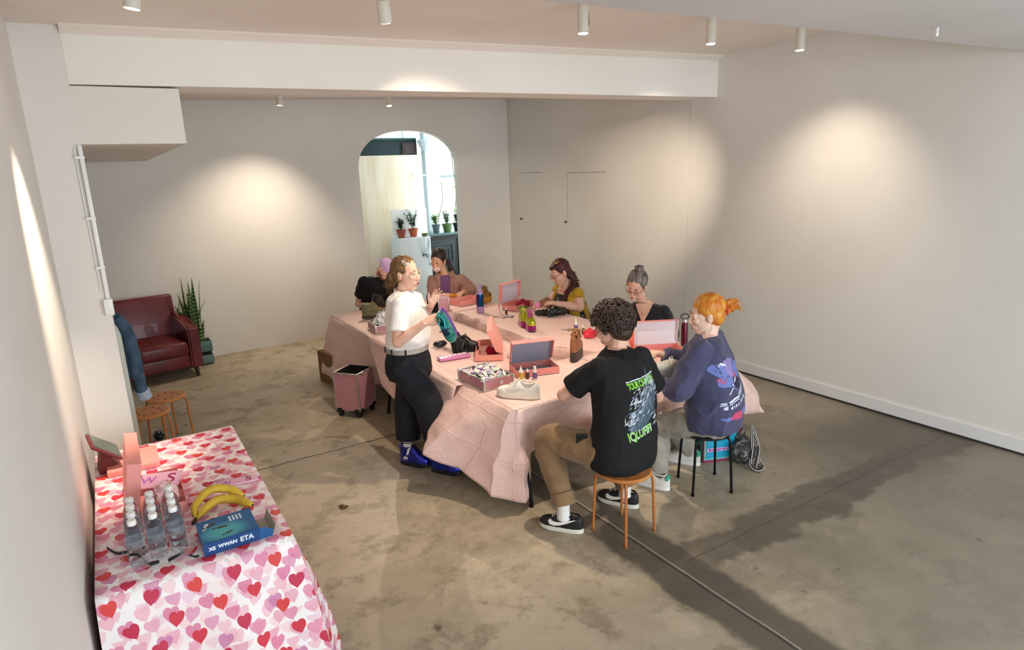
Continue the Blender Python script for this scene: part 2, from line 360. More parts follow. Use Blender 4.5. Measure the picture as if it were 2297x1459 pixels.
tag(obj('plywood_sheet', bm, PLY), 'tall pale plywood sheet standing behind the arched opening', 'board')
bm = B(); box(bm, (4.66, 10.55, 2.27), (4.9, 10.58, 2.295), .002); cyl(bm, (4.66, 10.56, 2.28), (4.645, 10.56, 2.28), .014, .014, 10)
tag(obj('slide_latch', bm, mat('latch_white', '#f6f3ea', .4)), 'white bar latch near the top right of the plywood sheet', 'latch')
bm = B(); box(bm, (3.3, 11.1, 2.55), (5.02, 11.9, 2.93), .01)
t = thing('storage_loft', 'dark green shelf box high behind the plywood sheet', 'shelf', (0, 0, 0)); obj('case', bm, mat('loft_dark', '#10262a', .7), t)
bm = B(); box(bm, (3.3, 11.08, 2.91), (5.0, 11.1, 2.94)); obj('edge_strip', bm, mat('loft_edge', '#2c5550', .6), t)
bm = B(); box(bm, (4.72, 11.07, 2.66), (4.98, 11.1, 2.86), .01); cyl(bm, (4.8, 11.06, 2.76), (4.8, 11.08, 2.76), .05, .05, 14); obj('speaker_unit', bm, mat('loft_brown', '#3a2c2a', .6), t)
t = thing('column', 'pale blue-grey column with a moulded capital beside the plywood', 'column', (5.16, 11.0, 0)); CB = mat('column_paint', '#c9d9df', .6)
bm = B(); box(bm, (-.075, -.08, 0), (.085, .08, 2.72), .01); obj('shaft', bm, CB, t)
bm = B(); lathe(bm, [(.09, 2.70), (.10, 2.73), (.10, 2.76), (.13, 2.79), (.13, 2.83), (.16, 2.86), (.16, 2.9)], 24); obj('capital', bm, CB, t)
bm = B(); box(bm, (-.08, -.08, 2.9), (.08, .08, 3.4)); obj('block', bm, CB, t)
bm = B(); box(bm, (4.1, 10.27, 1.27), (4.74, 10.30, 1.735), .003)
tag(obj('blank_canvas', bm, mat('canvas_white', '#f1f5f4', .7, bump=.1, bs=200)), 'blank white canvas leaning upright behind the two terracotta pots', 'canvas')
bm = B(); box(bm, (4.08, 10.0, .0), (4.66, 10.34, 1.27), .005)
t = thing('plinth', 'tall white gallery plinth holding two terracotta pots', 'plinth', (0, 0, 0)); obj('body', bm, mat('plinth_white', '#d9e4e8', .55), t)
bm = B()
for i in range(3): tube(bm, spline([(4.44+.05*i, 9.995, 1.26), (4.45+.04*i, 9.985, 1.12-.04*i), (4.52+.03*i, 9.985, 1.03-.05*i), (4.6+.01*i, 9.985, 1.12-.02*i), (4.62, 9.992, 1.26)], 5), .003, 5)
tag(obj('hanging_wire', bm, mat('wire_grey', '#8d9a9d', .5)), 'loops of thin grey wire hanging over the front of the white plinth', 'wire')
GR = [mat('leaf_%d' % i, h, .5, hx2=h2, vs=30) for i, (h, h2) in enumerate([('#24452c', '#3d6a3b'), ('#1f3a2b', '#325a3c'), ('#5d8a3c', '#86ad52'), ('#2f5031', '#7f9a4c')])]
def leaf(bm, p, d, L, W, bend=.3, n=5):
    p = V(p); d = V(d).normalized(); s = d.cross(V((0, 0, 1))); s = s.normalized() if s.length > .1 else V((1, 0, 0)); a = []
    for i in range(n+1):
        t = i/n; c = p+d*(L*t)-V((0, 0, bend*L*t*t)); ww = W*sin(pi*min(.98, t*.85+.12)); a.append([c-s*ww, c+V((0, 0, -.15*ww)), c+s*ww])
    sheet(bm, a)
def bushy(name, lab, cat, loc, h, n, lm, seed, pot=True, group=None, L=.09, W=.012, potm=None, pr=.075, ph=.14):
    R = random.Random(seed); t = thing(name, lab, cat, loc, group=group)
    if pot:
        bm = B(); lathe(bm, [(pr*.7, 0), (pr*.95, ph*.8), (pr*1.08, ph*.8), (pr*1.1, ph), (pr*.98, ph), (pr*.95, ph*.9), (0.001, ph*.88)], 24); obj('pot', bm, potm, t, 50)
    bm = B(); bl = B(); z0 = ph*.85 if pot else 0
    for i in range(n):
        a = R.uniform(0, 2*pi); tip = V((cos(a)*R.uniform(.02, h*.45), sin(a)*R.uniform(.02, h*.3), z0+h*R.uniform(.45, 1)))
        pts = spline([(cos(a)*.015, sin(a)*.015, z0), (tip.x*.4, tip.y*.4, z0+(tip.z-z0)*.6), tip], 4); tube(bm, pts, .003, 5)
        for p in pts[2:]:
            for k in range(3):
                b = R.uniform(0, 2*pi); leaf(bl, p, (cos(b), sin(b), R.uniform(.1, 1)), L*R.uniform(.6, 1.1), W)
    obj('stem', bm, mat('stem_green', '#4a5a38', .6), t); obj('foliage', bl, lm, t, 180); return t
TC = mat('terracotta', '#b4593a', .75, hx2='#9b4a2f', vs=12); TC2 = mat('terracotta_dark', '#8d4634', .75)
bushy('potted_plant', 'low grey-green plant in the darker terracotta pot, left one on the plinth', 'plant', (4.2, 10.15, 1.271), .22, 9, GR[1], 3, potm=TC2, L=.07)
bushy('potted_plant', 'taller dark green plant in the bright terracotta pot, right one on the plinth', 'plant', (4.42, 10.15, 1.271), .34, 10, GR[0], 5, potm=TC, L=.08)
t = thing('glass_dish', 'small green glass dish at the right edge of the plinth', 'dish', (4.6, 10.08, 1.271)); bm = B(); lathe(bm, [(.03, 0), (.055, .01), (.06, .05), (.052, .05), (.048, .014), (.001, .012)], 20); obj('bowl', bm, mat('dish_green', '#6d8550', .2, trans=.4), t); bm = B(); ell(bm, (0, 0, .03), (.045, .045, .018)); obj('moss', bm, GR[3], t)
# vine trailing down the plinth
bm = B(); p = spline([(4.66, 10.02, .98), (4.55, 9.985, .96), (4.5, 9.985, 1.0), (4.6, 9.985, .9), (4.62, 9.985, .78)], 5); tube(bm, p, .003, 5)
for i in range(0, len(p), 2): leaf(bm, p[i], (cos(i), -.2, sin(i*2)), .05, .014)
tag(obj('trailing_vine', bm, GR[1], smooth=180), 'few dark leaves trailing across the lower front of the white plinth', 'plant')
t = thing('cabinet', 'black carved sideboard with planters on top, beyond the arched opening', 'cabinet', (5.1, 10.3, 0)); BL = mat('cabinet_black', '#23292c', .35); BL2 = mat('cabinet_relief', '#39464b', .4)
bm = B(); box(bm, (-.4, 0, 0), (.8, .5, 1.23), .005); obj('body', bm, BL, t)
bm = B(); box(bm, (-.44, -.03, 1.23), (.84, .52, 1.27), .008); obj('top', bm, mat('cabinet_top', '#5b7276', .25), t)
for x0 in (-.36, .22):
    bm = B(); box(bm, (x0, -.02, .1), (x0+.52, 0, 1.17), .006); d = obj('door', bm, BL, t)
    bm = B()
    for k in range(2):
        o = .05+.07*k; sq = [(x0+o, -.028, 1.12-o), (x0+.52-o, -.028, 1.12-o), (x0+.52-o, -.028, .75), (x0+.52-o-.06, -.028, .75), (x0+.52-o-.06, -.028, .9+.03*k)]
        for p, q in zip(sq, sq[1:]): cyl(bm, p, q, .009, .009, 6)
    obj('carving', bm, BL2, d)
bushy('planter', 'square dark planter with mixed herbs at the left of the black sideboard', 'plant', (4.98, 10.42, 1.271), .2, 8, GR[2], 8, potm=mat('planter_grey', '#4a5c60', .5), pr=.07, ph=.15)
bushy('planter', 'green glazed planter of white-edged leaves in the middle of the black sideboard', 'plant', (5.2, 10.42, 1.271), .24, 10, GR[3], 9, potm=mat('planter_green', '#4d6b3a', .4), pr=.09, ph=.15)
bushy('planter', 'black planter with spiky leaves at the right end of the sideboard', 'plant', (5.42, 10.45, 1.271), .25, 9, GR[1], 10, potm=mat('planter_black', '#1c2224', .4), pr=.08, ph=.15)
t = thing('climbing_plant', 'tall bare climbing stem tied up against the bright rear window', 'plant', (5.5, 10.7, 1.271)); bm = B()
R = random.Random(4)
for k in range(3): tube(bm, spline([(.02*k, 0, 0), (.02+.03*k, 0, .35), (.06+.02*k, 0, .7), (.03+.05*k, 0, 1.1), (.0+.04*k, 0, 1.5)], 5), .007-.0015*k, 6)
obj('stem', bm, mat('stem_brown', '#4b4f3a', .7), t)
bm = B()
for i in range(22): z = R.uniform(.1, 1.4); leaf(bm, (.05+R.uniform(-.03, .08), 0, z), (R.uniform(-1, 1), R.uniform(-1, .3), R.uniform(-.4, .8)), .1, .022)
obj('foliage', bm, GR[2], t, 180)
t = thing('bamboo_cane', 'thin slanting cane rising from the planters, with one pale leaf', 'cane', (5.02, 10.44, 1.35)); bm = B(); tube(bm, spline([(0, 0, 0), (.05, 0, .25), (.13, 0, .5), (.12, 0, .8)], 4), .006, 6); obj('stem', bm, mat('cane_brown', '#7d5f4c', .7), t)
bm = B(); leaf(bm, (.06, 0, .3), (1, -.3, .2), .1, .03); obj('foliage', bm, GR[2], t, 180)
# ------------------------------------------------------------------ folding tables
TT = mat('table_plastic', '#e6e3dc', .5); BM = mat('black_metal', '#17181a', .35, metal=.6)
def folding_table(lab, x0, y0, x1, y1, h=.735, group=None):
    t = thing('folding_table', lab, 'table', (x0, y0, 0), group=group); W, D = x1-x0, y1-y0
    bm = B(); box(bm, (0, 0, h-.045), (W, D, h), .012); obj('tabletop', bm, TT, t)
    lx = W > D; L = W if lx else D; S = D if lx else W
    for a in ((.10 if lx else .18), L-.18):
        for b in (.08, S-.08):
            splay = (.14 if b > S/2 else -.14)*0; sl = .1*(1 if a > L/2 else -1)*0
            p = (a, b) if lx else (b, a); q = (a, b-(.13 if b < S/2 else 0)) if lx else (b-(.10 if b < S/2 else 0), a)
            bm = B(); cyl(bm, (p[0], p[1], h-.045), (q[0], q[1], .02), .014, .014, 10); cyl(bm, (q[0], q[1], 0), (q[0], q[1], .03), .016, .016, 10); obj('leg', bm, BM, t)
        p, q = ((a, .08), (a, S-.08)) if lx else ((.08, a), (S-.08, a))
        bm = B(); cyl(bm, (p[0], p[1], .35), (q[0], q[1], .35), .01, .01, 8); obj('crossbar', bm, BM, t)
    return t
folding_table('folding table under the pink cloth at the far left', 2.14, 5.62, 3.02, 7.36)
folding_table('folding table under the pink cloth behind the standing person', 2.14, 4.08, 3.02, 5.58)
folding_table('folding table under the pink cloth in front of the masked person', 3.06, 6.6, 3.86, 7.36)
folding_table('folding table under the pink cloth on the far side of the narrow gap', 3.40, 4.62, 4.18, 6.54)
folding_table('folding table under the pink cloth in front of the person in the black tee', 2.16, 3.50, 4.24, 4.06)
folding_table('folding table under the heart-print cloth by the left wall', -.24, 2.80, .49, 4.38, h=.74)
# ------------------------------------------------------------------ pink cloths
def cloth_mat(name, hx, hx2, grid=3.4):
    g = G(name, .55); uv = g.node('UVMap').outputs[0]; tc = g.node('TexCoord').outputs['Object']
    g.put(g.b.inputs['Base Color'], g.mix(g.ss(g.noise(tc, 2.2, 4), .35, .7), hx, hx2))
    u = g.xyz(uv); hs = []
    for k in (0, 1):
        f = g.math('ABSOLUTE', g.math('SUBTRACT', g.math('FRACT', g.math('MULTIPLY', u[k], grid)), .5)); hs.append(g.ss(f, .022, 0))
    cr = g.math('MAXIMUM', hs[0], hs[1])
    h = g.math('ADD', g.math('MULTIPLY', cr, .3), g.math('ADD', g.math('MULTIPLY', g.noise(tc, 7, 6, .65, .6), 1.5), g.math('MULTIPLY', g.noise(tc, 30, 4), .35)))
    g.bump(h, .8, .012); g.b.inputs['Sheen Weight'].default_value = .15
    return g.m
PINK = cloth_mat('pink_cloth', '#f5d3ca', '#f2cbc0'); 
def nz(p, s, k=0): return noise.noise(V((p[0]*s+k*7.3, p[1]*s+k*3.1, p[2]*s)))
def top_cloth(bm, x0, y0, x1, y1, z, N=.06, amp=.004, seed=0):
    nx, ny = max(2, int((x1-x0)/N)), max(2, int((y1-y0)/N)); P = []; U = []
    for i in range(nx+1):
        r = []; ur = []
        for j in range(ny+1):
            x = x0+(x1-x0)*i/nx; y = y0+(y1-y0)*j/ny; r.append(V((x, y, z+amp*(1+nz((x, y, 0), 5, seed))/2))); ur.append((x, y))
        P.append(r); U.append(ur)
    sheet(bm, P, uv=U)
def skirt(bm, edge, hem, z, rows=14, seed=0, amp=.014, sub=8, sag=.35, fold=3.0, lin=True):
    """cloth falling from a polyline on the table edge to a hem polyline (3D)"""
    def ln(pts): return [V(pts[i]).lerp(V(pts[i+1]), k/sub) for i in range(len(pts)-1) for k in range(sub)]+[V(pts[-1])]
    E = ln([(p[0], p[1], z) for p in edge]); H = ln(hem)
    P = []; U = []; acc = 0; tri = lambda x: abs((x % 1)-.5)*2-.5
    for i, (e, h) in enumerate(zip(E, H)):
        if i: acc += (H[i]-H[i-1]).length*.5+(E[i]-E[i-1]).length*.5
        row = []; ur = []; out = V((h.x-e.x, h.y-e.y, 0)); L = (h-e).length
        for j in range(rows+1):
            t = j/rows; p = e.lerp(h, t); p += out*(sin(pi*t)*sag*.25); ll = L*t+.35
            o2 = out.normalized() if out.length > 1e-4 else V((0, 0, 0))
            p += o2*(amp*t*(sin(acc*fold*2*pi+seed)*1.1+tri(acc*2.6+.3*seed)*1.2)+amp*1.3*nz(p, 5.5, seed)*min(1, t*5)+tri(ll*5.2)*.011*min(1, t*6))
            if j == 0: p.z = z
            row.append(p); ur.append((acc, ll))
        P.append(row); U.append(ur)
    sheet(bm, P, uv=U)
def cloth(name, lab, cat, build, m=PINK, t=.0015):
    bm = B(); build(bm); bmesh.ops.remove_doubles(bm, verts=bm.verts, dist=.003)
    o = obj(name, bm, m, smooth=38, fix=True); tag(o, lab, cat); solid(o, t, 0); return o
ZT = .741
def b1(bm):   # far left cloth with the long fold-lined drop at its left side
    top_cloth(bm, 2.09, 5.50, 3.06, 7.40, ZT, seed=1)
    skirt(bm, [(2.09, 7.40), (2.09, 7.0), (2.09, 6.6), (2.09, 6.2)], [PZ(722, 836, .12), PZ(752, 856, .10), PZ(800, 868, .12), PZ(860, 862, .22)], ZT, seed=1, sag=.5, amp=.008)
    skirt(bm, [(2.09, 6.2), (2.09, 5.8), (2.09, 5.5)], [PZ(860, 862, .22), PZ(880, 866, .25), PZ(900, 880, .22)], ZT, seed=2, sag=.2, amp=.01)
    skirt(bm, [(3.06, 7.40), (2.6, 7.40), (2.09, 7.40)], [(3.06, 7.5, .3), (2.6, 7.5, .3), PZ(722, 836, .12)], ZT, seed=3, sag=.2)
cloth('pink_tablecloth', 'pink cloth at the far left end, with fold-lined drop beside the trolley case', 'tablecloth', b1)
def b2(bm):   # cloth under the standing person
    Z = ZT+.003; top_cloth(bm, 2.085, 4.18, 3.07, 6.18, Z, seed=5)
    skirt(bm, [(2.085, 6.18), (2.085, 5.7), (2.085, 5.2), (2.085, 4.7), (2.085, 4.18)], [PZ(858, 868, .38), PZ(893, 906, .28), (1.99, 5.1, .2), (1.98, 4.65, .22), (1.95, 4.2, .25)], Z, seed=5, sag=.2, amp=.02)
    skirt(bm, [(2.3, 6.18), (2.19, 6.18), (2.085, 6.18)], [(2.3, 6.19, .735), (2.12, 6.2, .70), PZ(858, 868, .38)], Z, seed=6, sag=0, amp=.004)
    skirt(bm, [(3.07, 4.18), (3.075, 5.2), (3.07, 6.18)], [(3.1, 4.18, .3), (3.1, 5.2, .3), (3.1, 6.18, .3)], Z, seed=7, sag=0)
cloth('pink_tablecloth', 'pink cloth on the table that the standing person in white leans over', 'tablecloth', b2)
def b3(bm):   # near corner with the big flared corner
    Z = ZT+.006; 
    top_cloth(bm, 2.15, 3.47, 3.3, 4.22, Z, seed=9)
    g = [(2.15, 4.22), (2.15, 4.05), (2.15, 3.8), (2.15, 3.6), (2.15, 3.5), (2.19, 3.47), (2.3, 3.47), (2.45, 3.47), (2.7, 3.47), (3.0, 3.47), (3.3, 3.47)]
    h = [PZ(985, 930, .46), PZ(950, 972, .40), PZ(944, 1020, .30), PZ(1035, 1052, .22), PZ(1086, 1116, .10), PZ(1176, 1128, .06), PZ(1192, 1085, .13), PZ(1168, 1035, .34), PZ(1200, 1000, .42), (2.85, 3.42, .38), (3.3, 3.43, .36)]
    skirt(bm, g, h, Z, seed=8, sag=.3, amp=.030, rows=26, sub=8, fold=1.7)
cloth('pink_tablecloth', 'pink cloth at the near corner, its pointed corner flaring almost to the floor', 'tablecloth', b3)
def b4(bm):   # cloth along the far side of the gap
    Z = ZT+.002; nx, ny = 16, 60; P = []; U = []
    for i in range(nx+1):
        r = []; ur = []
        for j in range(ny+1):
            y = 4.14+(6.5-4.14)*j/ny; xl = 3.31+.035*nz((y, 0, 0), 2.2, 3)+max(0, (4.6-y))*.45; x = xl+(4.22-xl)*i/nx
            r.append(V((x, y, Z+.003*(1+nz((x, y, 0), 5, 4))))); ur.append((x, y))
        P.append(r); U.append(ur)
    sheet(bm, P, uv=U)
    ed = [(p.x, p.y) for p in P[0][::6]]; hm = [(p.x-.08+.02*sin(p.y*9), p.y, .42) for p in P[0][::6]]
    skirt(bm, ed, hm, Z+.003, seed=11, sag=.15, amp=.022, sub=6, rows=12)
    skirt(bm, [(4.22, 4.14), (4.22, 5), (4.22, 6), (4.22, 6.5)], [(4.3, 4.14, .35), (4.3, 5, .35), (4.3, 6, .35), (4.3, 6.5, .35)], Z, seed=12)
    skirt(bm, [(3.31, 6.5), (3.7, 6.5), (4.22, 6.5)], [(3.31, 6.55, .4), (3.7, 6.55, .4), (4.22, 6.55, .4)], Z, seed=13)
cloth('pink_tablecloth', 'pink cloth on the far side of the gap, under the purple bottle and lime shoes', 'tablecloth', b4)
def b5(bm):   # back cross table
    Z = ZT+.004; top_cloth(bm, 2.98, 6.52, 3.9, 7.42, Z, seed=14)
    skirt(bm, [(2.98, 6.52), (3.2, 6.52), (3.5, 6.52), (3.9, 6.52)], [(2.98, 6.49, .4), (3.2, 6.47, .4), (3.5, 6.5, .4), (3.9, 6.5, .4)], Z, seed=15, sag=.1, amp=.008)
    skirt(bm, [(3.9, 6.52), (3.9, 7.0), (3.9, 7.42)], [(3.96, 6.5, .4), (3.96, 7, .4), (3.96, 7.42, .4)], Z, seed=16)
    skirt(bm, [(2.98, 7.42), (3.4, 7.42), (3.9, 7.42)], [(2.98, 7.48, .4), (3.4, 7.48, .4), (3.9, 7.48, .4)], Z, seed=17)
cloth('pink_tablecloth', 'pink cloth on the rear table where the masked person sits', 'tablecloth', b5)
def b6(bm):   # right near cloth with the flap sticking out at the right
    Z = ZT+.009; top_cloth(bm, 3.26, 3.46, 4.28, 4.2, Z, seed=18)
    skirt(bm, [(3.26, 3.46), (3.6, 3.46), (4.0, 3.46), (4.24, 3.46), (4.28, 3.5), (4.28, 3.8), (4.28, 4.2)],
          [(3.26, 3.40, .35), (3.6, 3.38, .35), (4.0, 3.33, .33), (4.3, 3.28, .26), PZ(1712, 925, .30), PZ(1690, 862, .38), (4.46, 4.2, .35)], Z, seed=19, sag=.3, amp=.012, rows=16)
cloth('pink_tablecloth', 'pink cloth at the near right, its corner poking out past the person in indigo', 'tablecloth', b6)
# ------------------------------------------------------------------ heart-print cloth
def heart_mat():
    g = G('heart_print', .6); uv = g.node('UVMap').outputs[0]; base = 0
    col = g.mix(g.ss(g.noise(uv, 3), .4, .6), '#f6efee', '#f3e4e4')
    def layer(col, sx, sy, ox, oy, size, cols, jit, op=1, seed=0):
        m = g.node('Mapping'); g.put(m.inputs[0], uv); m.inputs['Location'].default_value = (ox, oy, 0); m.inputs['Scale'].default_value = (1/sx, 1/sy, 1)
        q = g.xyz(m.outputs[0]); row = g.math('FLOOR', q[1]); off = g.math('MULTIPLY', g.math('MODULO', g.math('ABSOLUTE', row), 2), .5)
        X = g.math('ADD', q[0], off); cx = g.math('FLOOR', X)
        cb = g.node('CombineXYZ'); g.put(cb.inputs[0], cx); g.put(cb.inputs[1], row); cb.inputs[2].default_value = seed
        wn = g.node('TexWhiteNoise', noise_dimensions='3D'); g.put(wn.inputs['Vector'], cb.outputs[0]); rnd = wn.outputs['Value']; rc = g.xyz(wn.outputs['Color'])
        fx = g.math('MULTIPLY', g.math('SUBTRACT', g.math('SUBTRACT', g.math('FRACT', X), .5), g.math('MULTIPLY', g.math('SUBTRACT', rc[0], .5), jit)), sx/size)
        fy = g.math('MULTIPLY', g.math('SUBTRACT', g.math('SUBTRACT', g.math('FRACT', q[1]), .5), g.math('MULTIPLY', g.math('SUBTRACT', rc[1], .5), jit)), sy/size)
        a = g.math('MULTIPLY', g.math('SUBTRACT', rc[2], .5), .7); c_, s_ = g.math('COSINE', a), g.math('SINE', a)
        hx = g.math('SUBTRACT', g.math('MULTIPLY', fx, c_), g.math('MULTIPLY', fy, s_)); hy = g.math('ADD', g.math('MULTIPLY', fx, s_), g.math('MULTIPLY', fy, c_))
        # heart: x^2 + (y - .75*sqrt|x|)^2 < 1
        hh = g.math('SUBTRACT', hy, g.math('MULTIPLY', g.math('SQRT', g.math('ABSOLUTE', hx)), .72))
        r2 = g.math('ADD', g.math('MULTIPLY', hx, hx), g.math('MULTIPLY', hh, hh)); msk = g.math('MULTIPLY', g.ss(r2, 1.04, .94), op)
        cc = g.mix(g.math('GREATER_THAN', rnd, .5), cols[0], cols[1])
        if len(cols) > 2: cc = g.mix(g.math('GREATER_THAN', rnd, .78), cc, cols[2])
        return g.mix(msk, col, cc)
    col = layer(col, .085, .06, .02, .013, .027, ['#f2d0d2', '#efc0c8', '#e9c9d6'], .5, .9, 3)
    col = layer(col, .12, .075, .05, .03, .029, ['#e5a0b4', '#dc8fb0', '#eeb3c0'], .35, .85, 9)
    col = layer(col, .15, .095, .03, .05, .030, ['#d9779c', '#e08aa6', '#c97ba6'], .3, .9, 5)
    col = layer(col, .16, .11, 0, 0, .0295, ['#cf3347', '#c22a4c', '#d8413f'], .25, 1, 1)
    g.put(g.b.inputs['Base Color'], col); g.bump(g.noise(g.node('TexCoord').outputs['Object'], 9, 4), .25, .01); return g.m
HEART = heart_mat()
def bh(bm):
    Z = .747; x0, y0, x1, y1 = -.262, 2.772, .512, 4.40; P = []; U = []
    nx, ny = 20, 40
    for i in range(nx+1):
        P.append([V((x0+(x1-x0)*i/nx, y0+(y1-y0)*j/ny, Z+.0015*nz((i, j, 0), .3))) for j in range(ny+1)]); U.append([(p.x, -p.y) for p in P[-1]])
    sheet(bm, P, uv=[[(u[0], -u[1]) for u in r] for r in U])
    # perimeter drop, clockwise from far-left, hem flares at corners
    per = [(x0, y1), (x0, 3.9), (x0, 3.3), (x0, y0), (-.1, y0), (.1, y0), (.3, y0), (.47, y0), (x1, y0), (x1, y0+.04), (x1, 3.1), (x1, 3.5), (x1, 4.0), (x1, y1), (.1, y1), (x0, y1)]
    hem = [(x0-.02, y1+.05, .2), (x0-.02, 3.9, .16), (x0-.022, 3.3, .16), (x0-.02, y0-.08, .10), (-.1, y0-.12, .14), (.1, y0-.10, .14), (.3, y0-.12, .14), (.44, y0-.13, .12), (.60, y0-.15, .05), (.66, y0+.02, .06), (.58, 3.1, .2), (.56, 3.5, .24), (.56, 4.0, .24), (.6, y1+.08, .1), (.1, y1+.05, .2), (x0-.02, y1+.05, .2)]
    sub = 10; E = []; H = []
    for a in range(len(per)-1):
        for k in range(sub):
            t = k/sub; E.append(V((*per[a], Z)).lerp(V((*per[a+1], Z)), t)); H.append(V(hem[a]).lerp(V(hem[a+1]), t))
    E.append(V((*per[-1], Z))); H.append(V(hem[-1])); P = []; U = []
    for i, (e, h) in enumerate(zip(E, H)):
        row = []; ur = []; out = V((h.x-e.x, h.y-e.y, 0)); o2 = out.normalized(); rows = 18
        front = e.y < y0+.001; left = e.x < x0+.001
        for j in range(rows+1):
            t = j/rows; p = e.lerp(h, t)+out*(.25*sin(pi*t)*.4)
            am = .004 if left else .02
            p += o2*(am*t*sin((e.x*7+e.y*9)*2.2)+am*.8*nz(p, 5, 2)*min(1, 4*t))
            row.append(p); L = (h-e).length*t
            # unfolded cloth coordinates
            ur.append((e.x+(h.x-e.x)*t*.9, e.y-L) if front else ((e.x-L, e.y) if left else ((e.x+L, e.y+(h.y-e.y)*t*.8) if e.x > x1-.001 else (e.x, e.y+L))))
        P.append(row); U.append(ur)
    sheet(bm, P, uv=U)
cloth('heart_tablecloth', 'white cloth printed with red and pink hearts on the table by the left wall', 'tablecloth', bh, HEART)
# ------------------------------------------------------------------ people: one fused body each, clothes and hair as parts
def skin(name, hx, hx2): return mat(name, hx, .5, hx2=hx2, vs=14, sss=.12, bump=.04, bs=120)
LIP = mat('lips', '#b0635c', .4); LASH = mat('lash', '#2a1b17', .6); EYEW = mat('eye_white', '#e8e2da', .25); IRIS = mat('iris', '#4a3b30', .2)
def sect(bm, secs, n=28, pw=.86):
    rs = []
    for c, lat, fw, hw, hd in secs:
        c = V(c); lat = V(lat).normalized(); fw = V(fw).normalized(); r = []
        for k in range(n):
            a = 2*pi*k/n; x, y = cos(a), sin(a); r.append(c+lat*(hw*math.copysign(abs(x)**pw, x))+fw*(hd*math.copysign(abs(y)**pw, y)))
        rs.append(r)
    rings(bm, rs)
def secs_between(ps, lats, fws, dims, n=5):
    """interpolated torso sections"""
    P = spline(ps, n); out = []; m = len(ps)-1
    for i, p in enumerate(P):
        u = min(i/n, m-1e-6); a = int(u); f = u-a; f = f*f*(3-2*f)*.5+f*.5
        out.append((p, V(lats[a]).lerp(V(lats[a+1]), f), V(fws[a]).lerp(V(fws[a+1]), f), dims[a][0]*(1-f)+dims[a+1][0]*f, dims[a][1]*(1-f)+dims[a+1][1]*f))
    return out
def head(bm, c, hf, hu=None, s=1.0):
    """head shapes in a local frame: x right, y forward, z up"""
    hf = V(hf).normalized(); hu = V(hu or (0, 0, 1)); hr = hf.cross(hu).normalized(); hu = hr.cross(hf).normalized()
    M = Matrix(((hr.x, hf.x, hu.x), (hr.y, hf.y, hu.y), (hr.z, hf.z, hu.z))); c = V(c)
    def P(x, y, z): return c+M @ V((x*s, y*s, z*s))
    def E(x, y, z, a, b, d): ell(bm, P(x, y, z), (a*s, b*s, d*s), M, 20)
    E(0, -.018, .035, .076, .094, .083); E(0, .022, -.02, .064, .070, .088); E(0, .012, -.062, .055, .062, .045)
    E(0, .058, -.098, .026, .026, .020); E(0, .030, -.085, .042, .05, .028)
    cap(bm, P(0, .086, .008), P(0, .103, -.030), .0075*s, .0115*s); E(0, .098, -.034, .017, .012, .009)
    for q in (-1, 1):
        E(q*.030, .079, .020, .026, .012, .008); E(q*.034, .066, -.022, .024, .024, .022)
        E(q*.078, -.006, -.012, .008, .019, .031); E(q*.082, -.012, .002, .007, .013, .016)
        E(q*.031, .074, .001, .0145, .012, .012)
    E(0, .089, -.060, .024, .0105, .0065); E(0, .087, -.070, .020, .0105, .0065); E(0, .078, -.066, .03, .015, .02)
    return P, M
def face_parts(t, P, M, s, brow, closed=True, lips=LIP, look=(0, 0), open_mouth=False):
    for q in (-1, 1):
        bm = B(); tube(bm, [P(q*.014, .0865, .024), P(q*.028, .0880, .029), P(q*.043, .075, .024)], [.0035*s, .004*s, .002*s], 6); obj('eyebrow', bm, brow, t, world=True)
        bm = B()
        if closed:
            tube(bm, [P(q*.018, .0855, -.003), P(q*.030, .0865, -.0075), P(q*.041, .078, -.002)], [.0015*s, .0024*s, .0015*s], 6); obj('eyelashes', bm, LASH, t, world=True)
        else:
            ell(bm, P(q*.031, .0795, .001), (.0115*s, .0095*s, .0065*s), M, 14); e = obj('eye', bm, EYEW, t, world=True)
            bm = B(); ell(bm, P(q*.031+look[0], .0875, .001+look[1]), (.0048*s, .003*s, .0048*s), M, 12); obj('iris', bm, IRIS, t, world=True)
            bm = B(); tube(bm, [P(q*.018, .0865, .004), P(q*.030, .0900, .0085), P(q*.042, .080, .004)], [.0013*s, .002*s, .0013*s], 6); obj('eyelashes', bm, LASH, t, world=True)
    bm = B(); tube(bm, [P(-.021, .088, -.064), P(-.008, .0985, -.060), P(0, .0985, -.0615), P(.008, .0985, -.060), P(.021, .088, -.064)], [.0015*s, .004*s, .0038*s, .004*s, .0015*s], 8)
    tube(bm, [P(-.019, .088, -.067), P(0, .0975, -.0735), P(.019, .088, -.067)], [.0015*s, .0046*s, .0015*s], 8); obj('lips', bm, lips, t, world=True)
    if open_mouth:
        bm = B(); ell(bm, P(0, .094, -.0665), (.012*s, .005*s, .0035*s), M, 10); obj('mouth', bm, mat('mouth_dark', '#4a201e', .5), t, world=True)
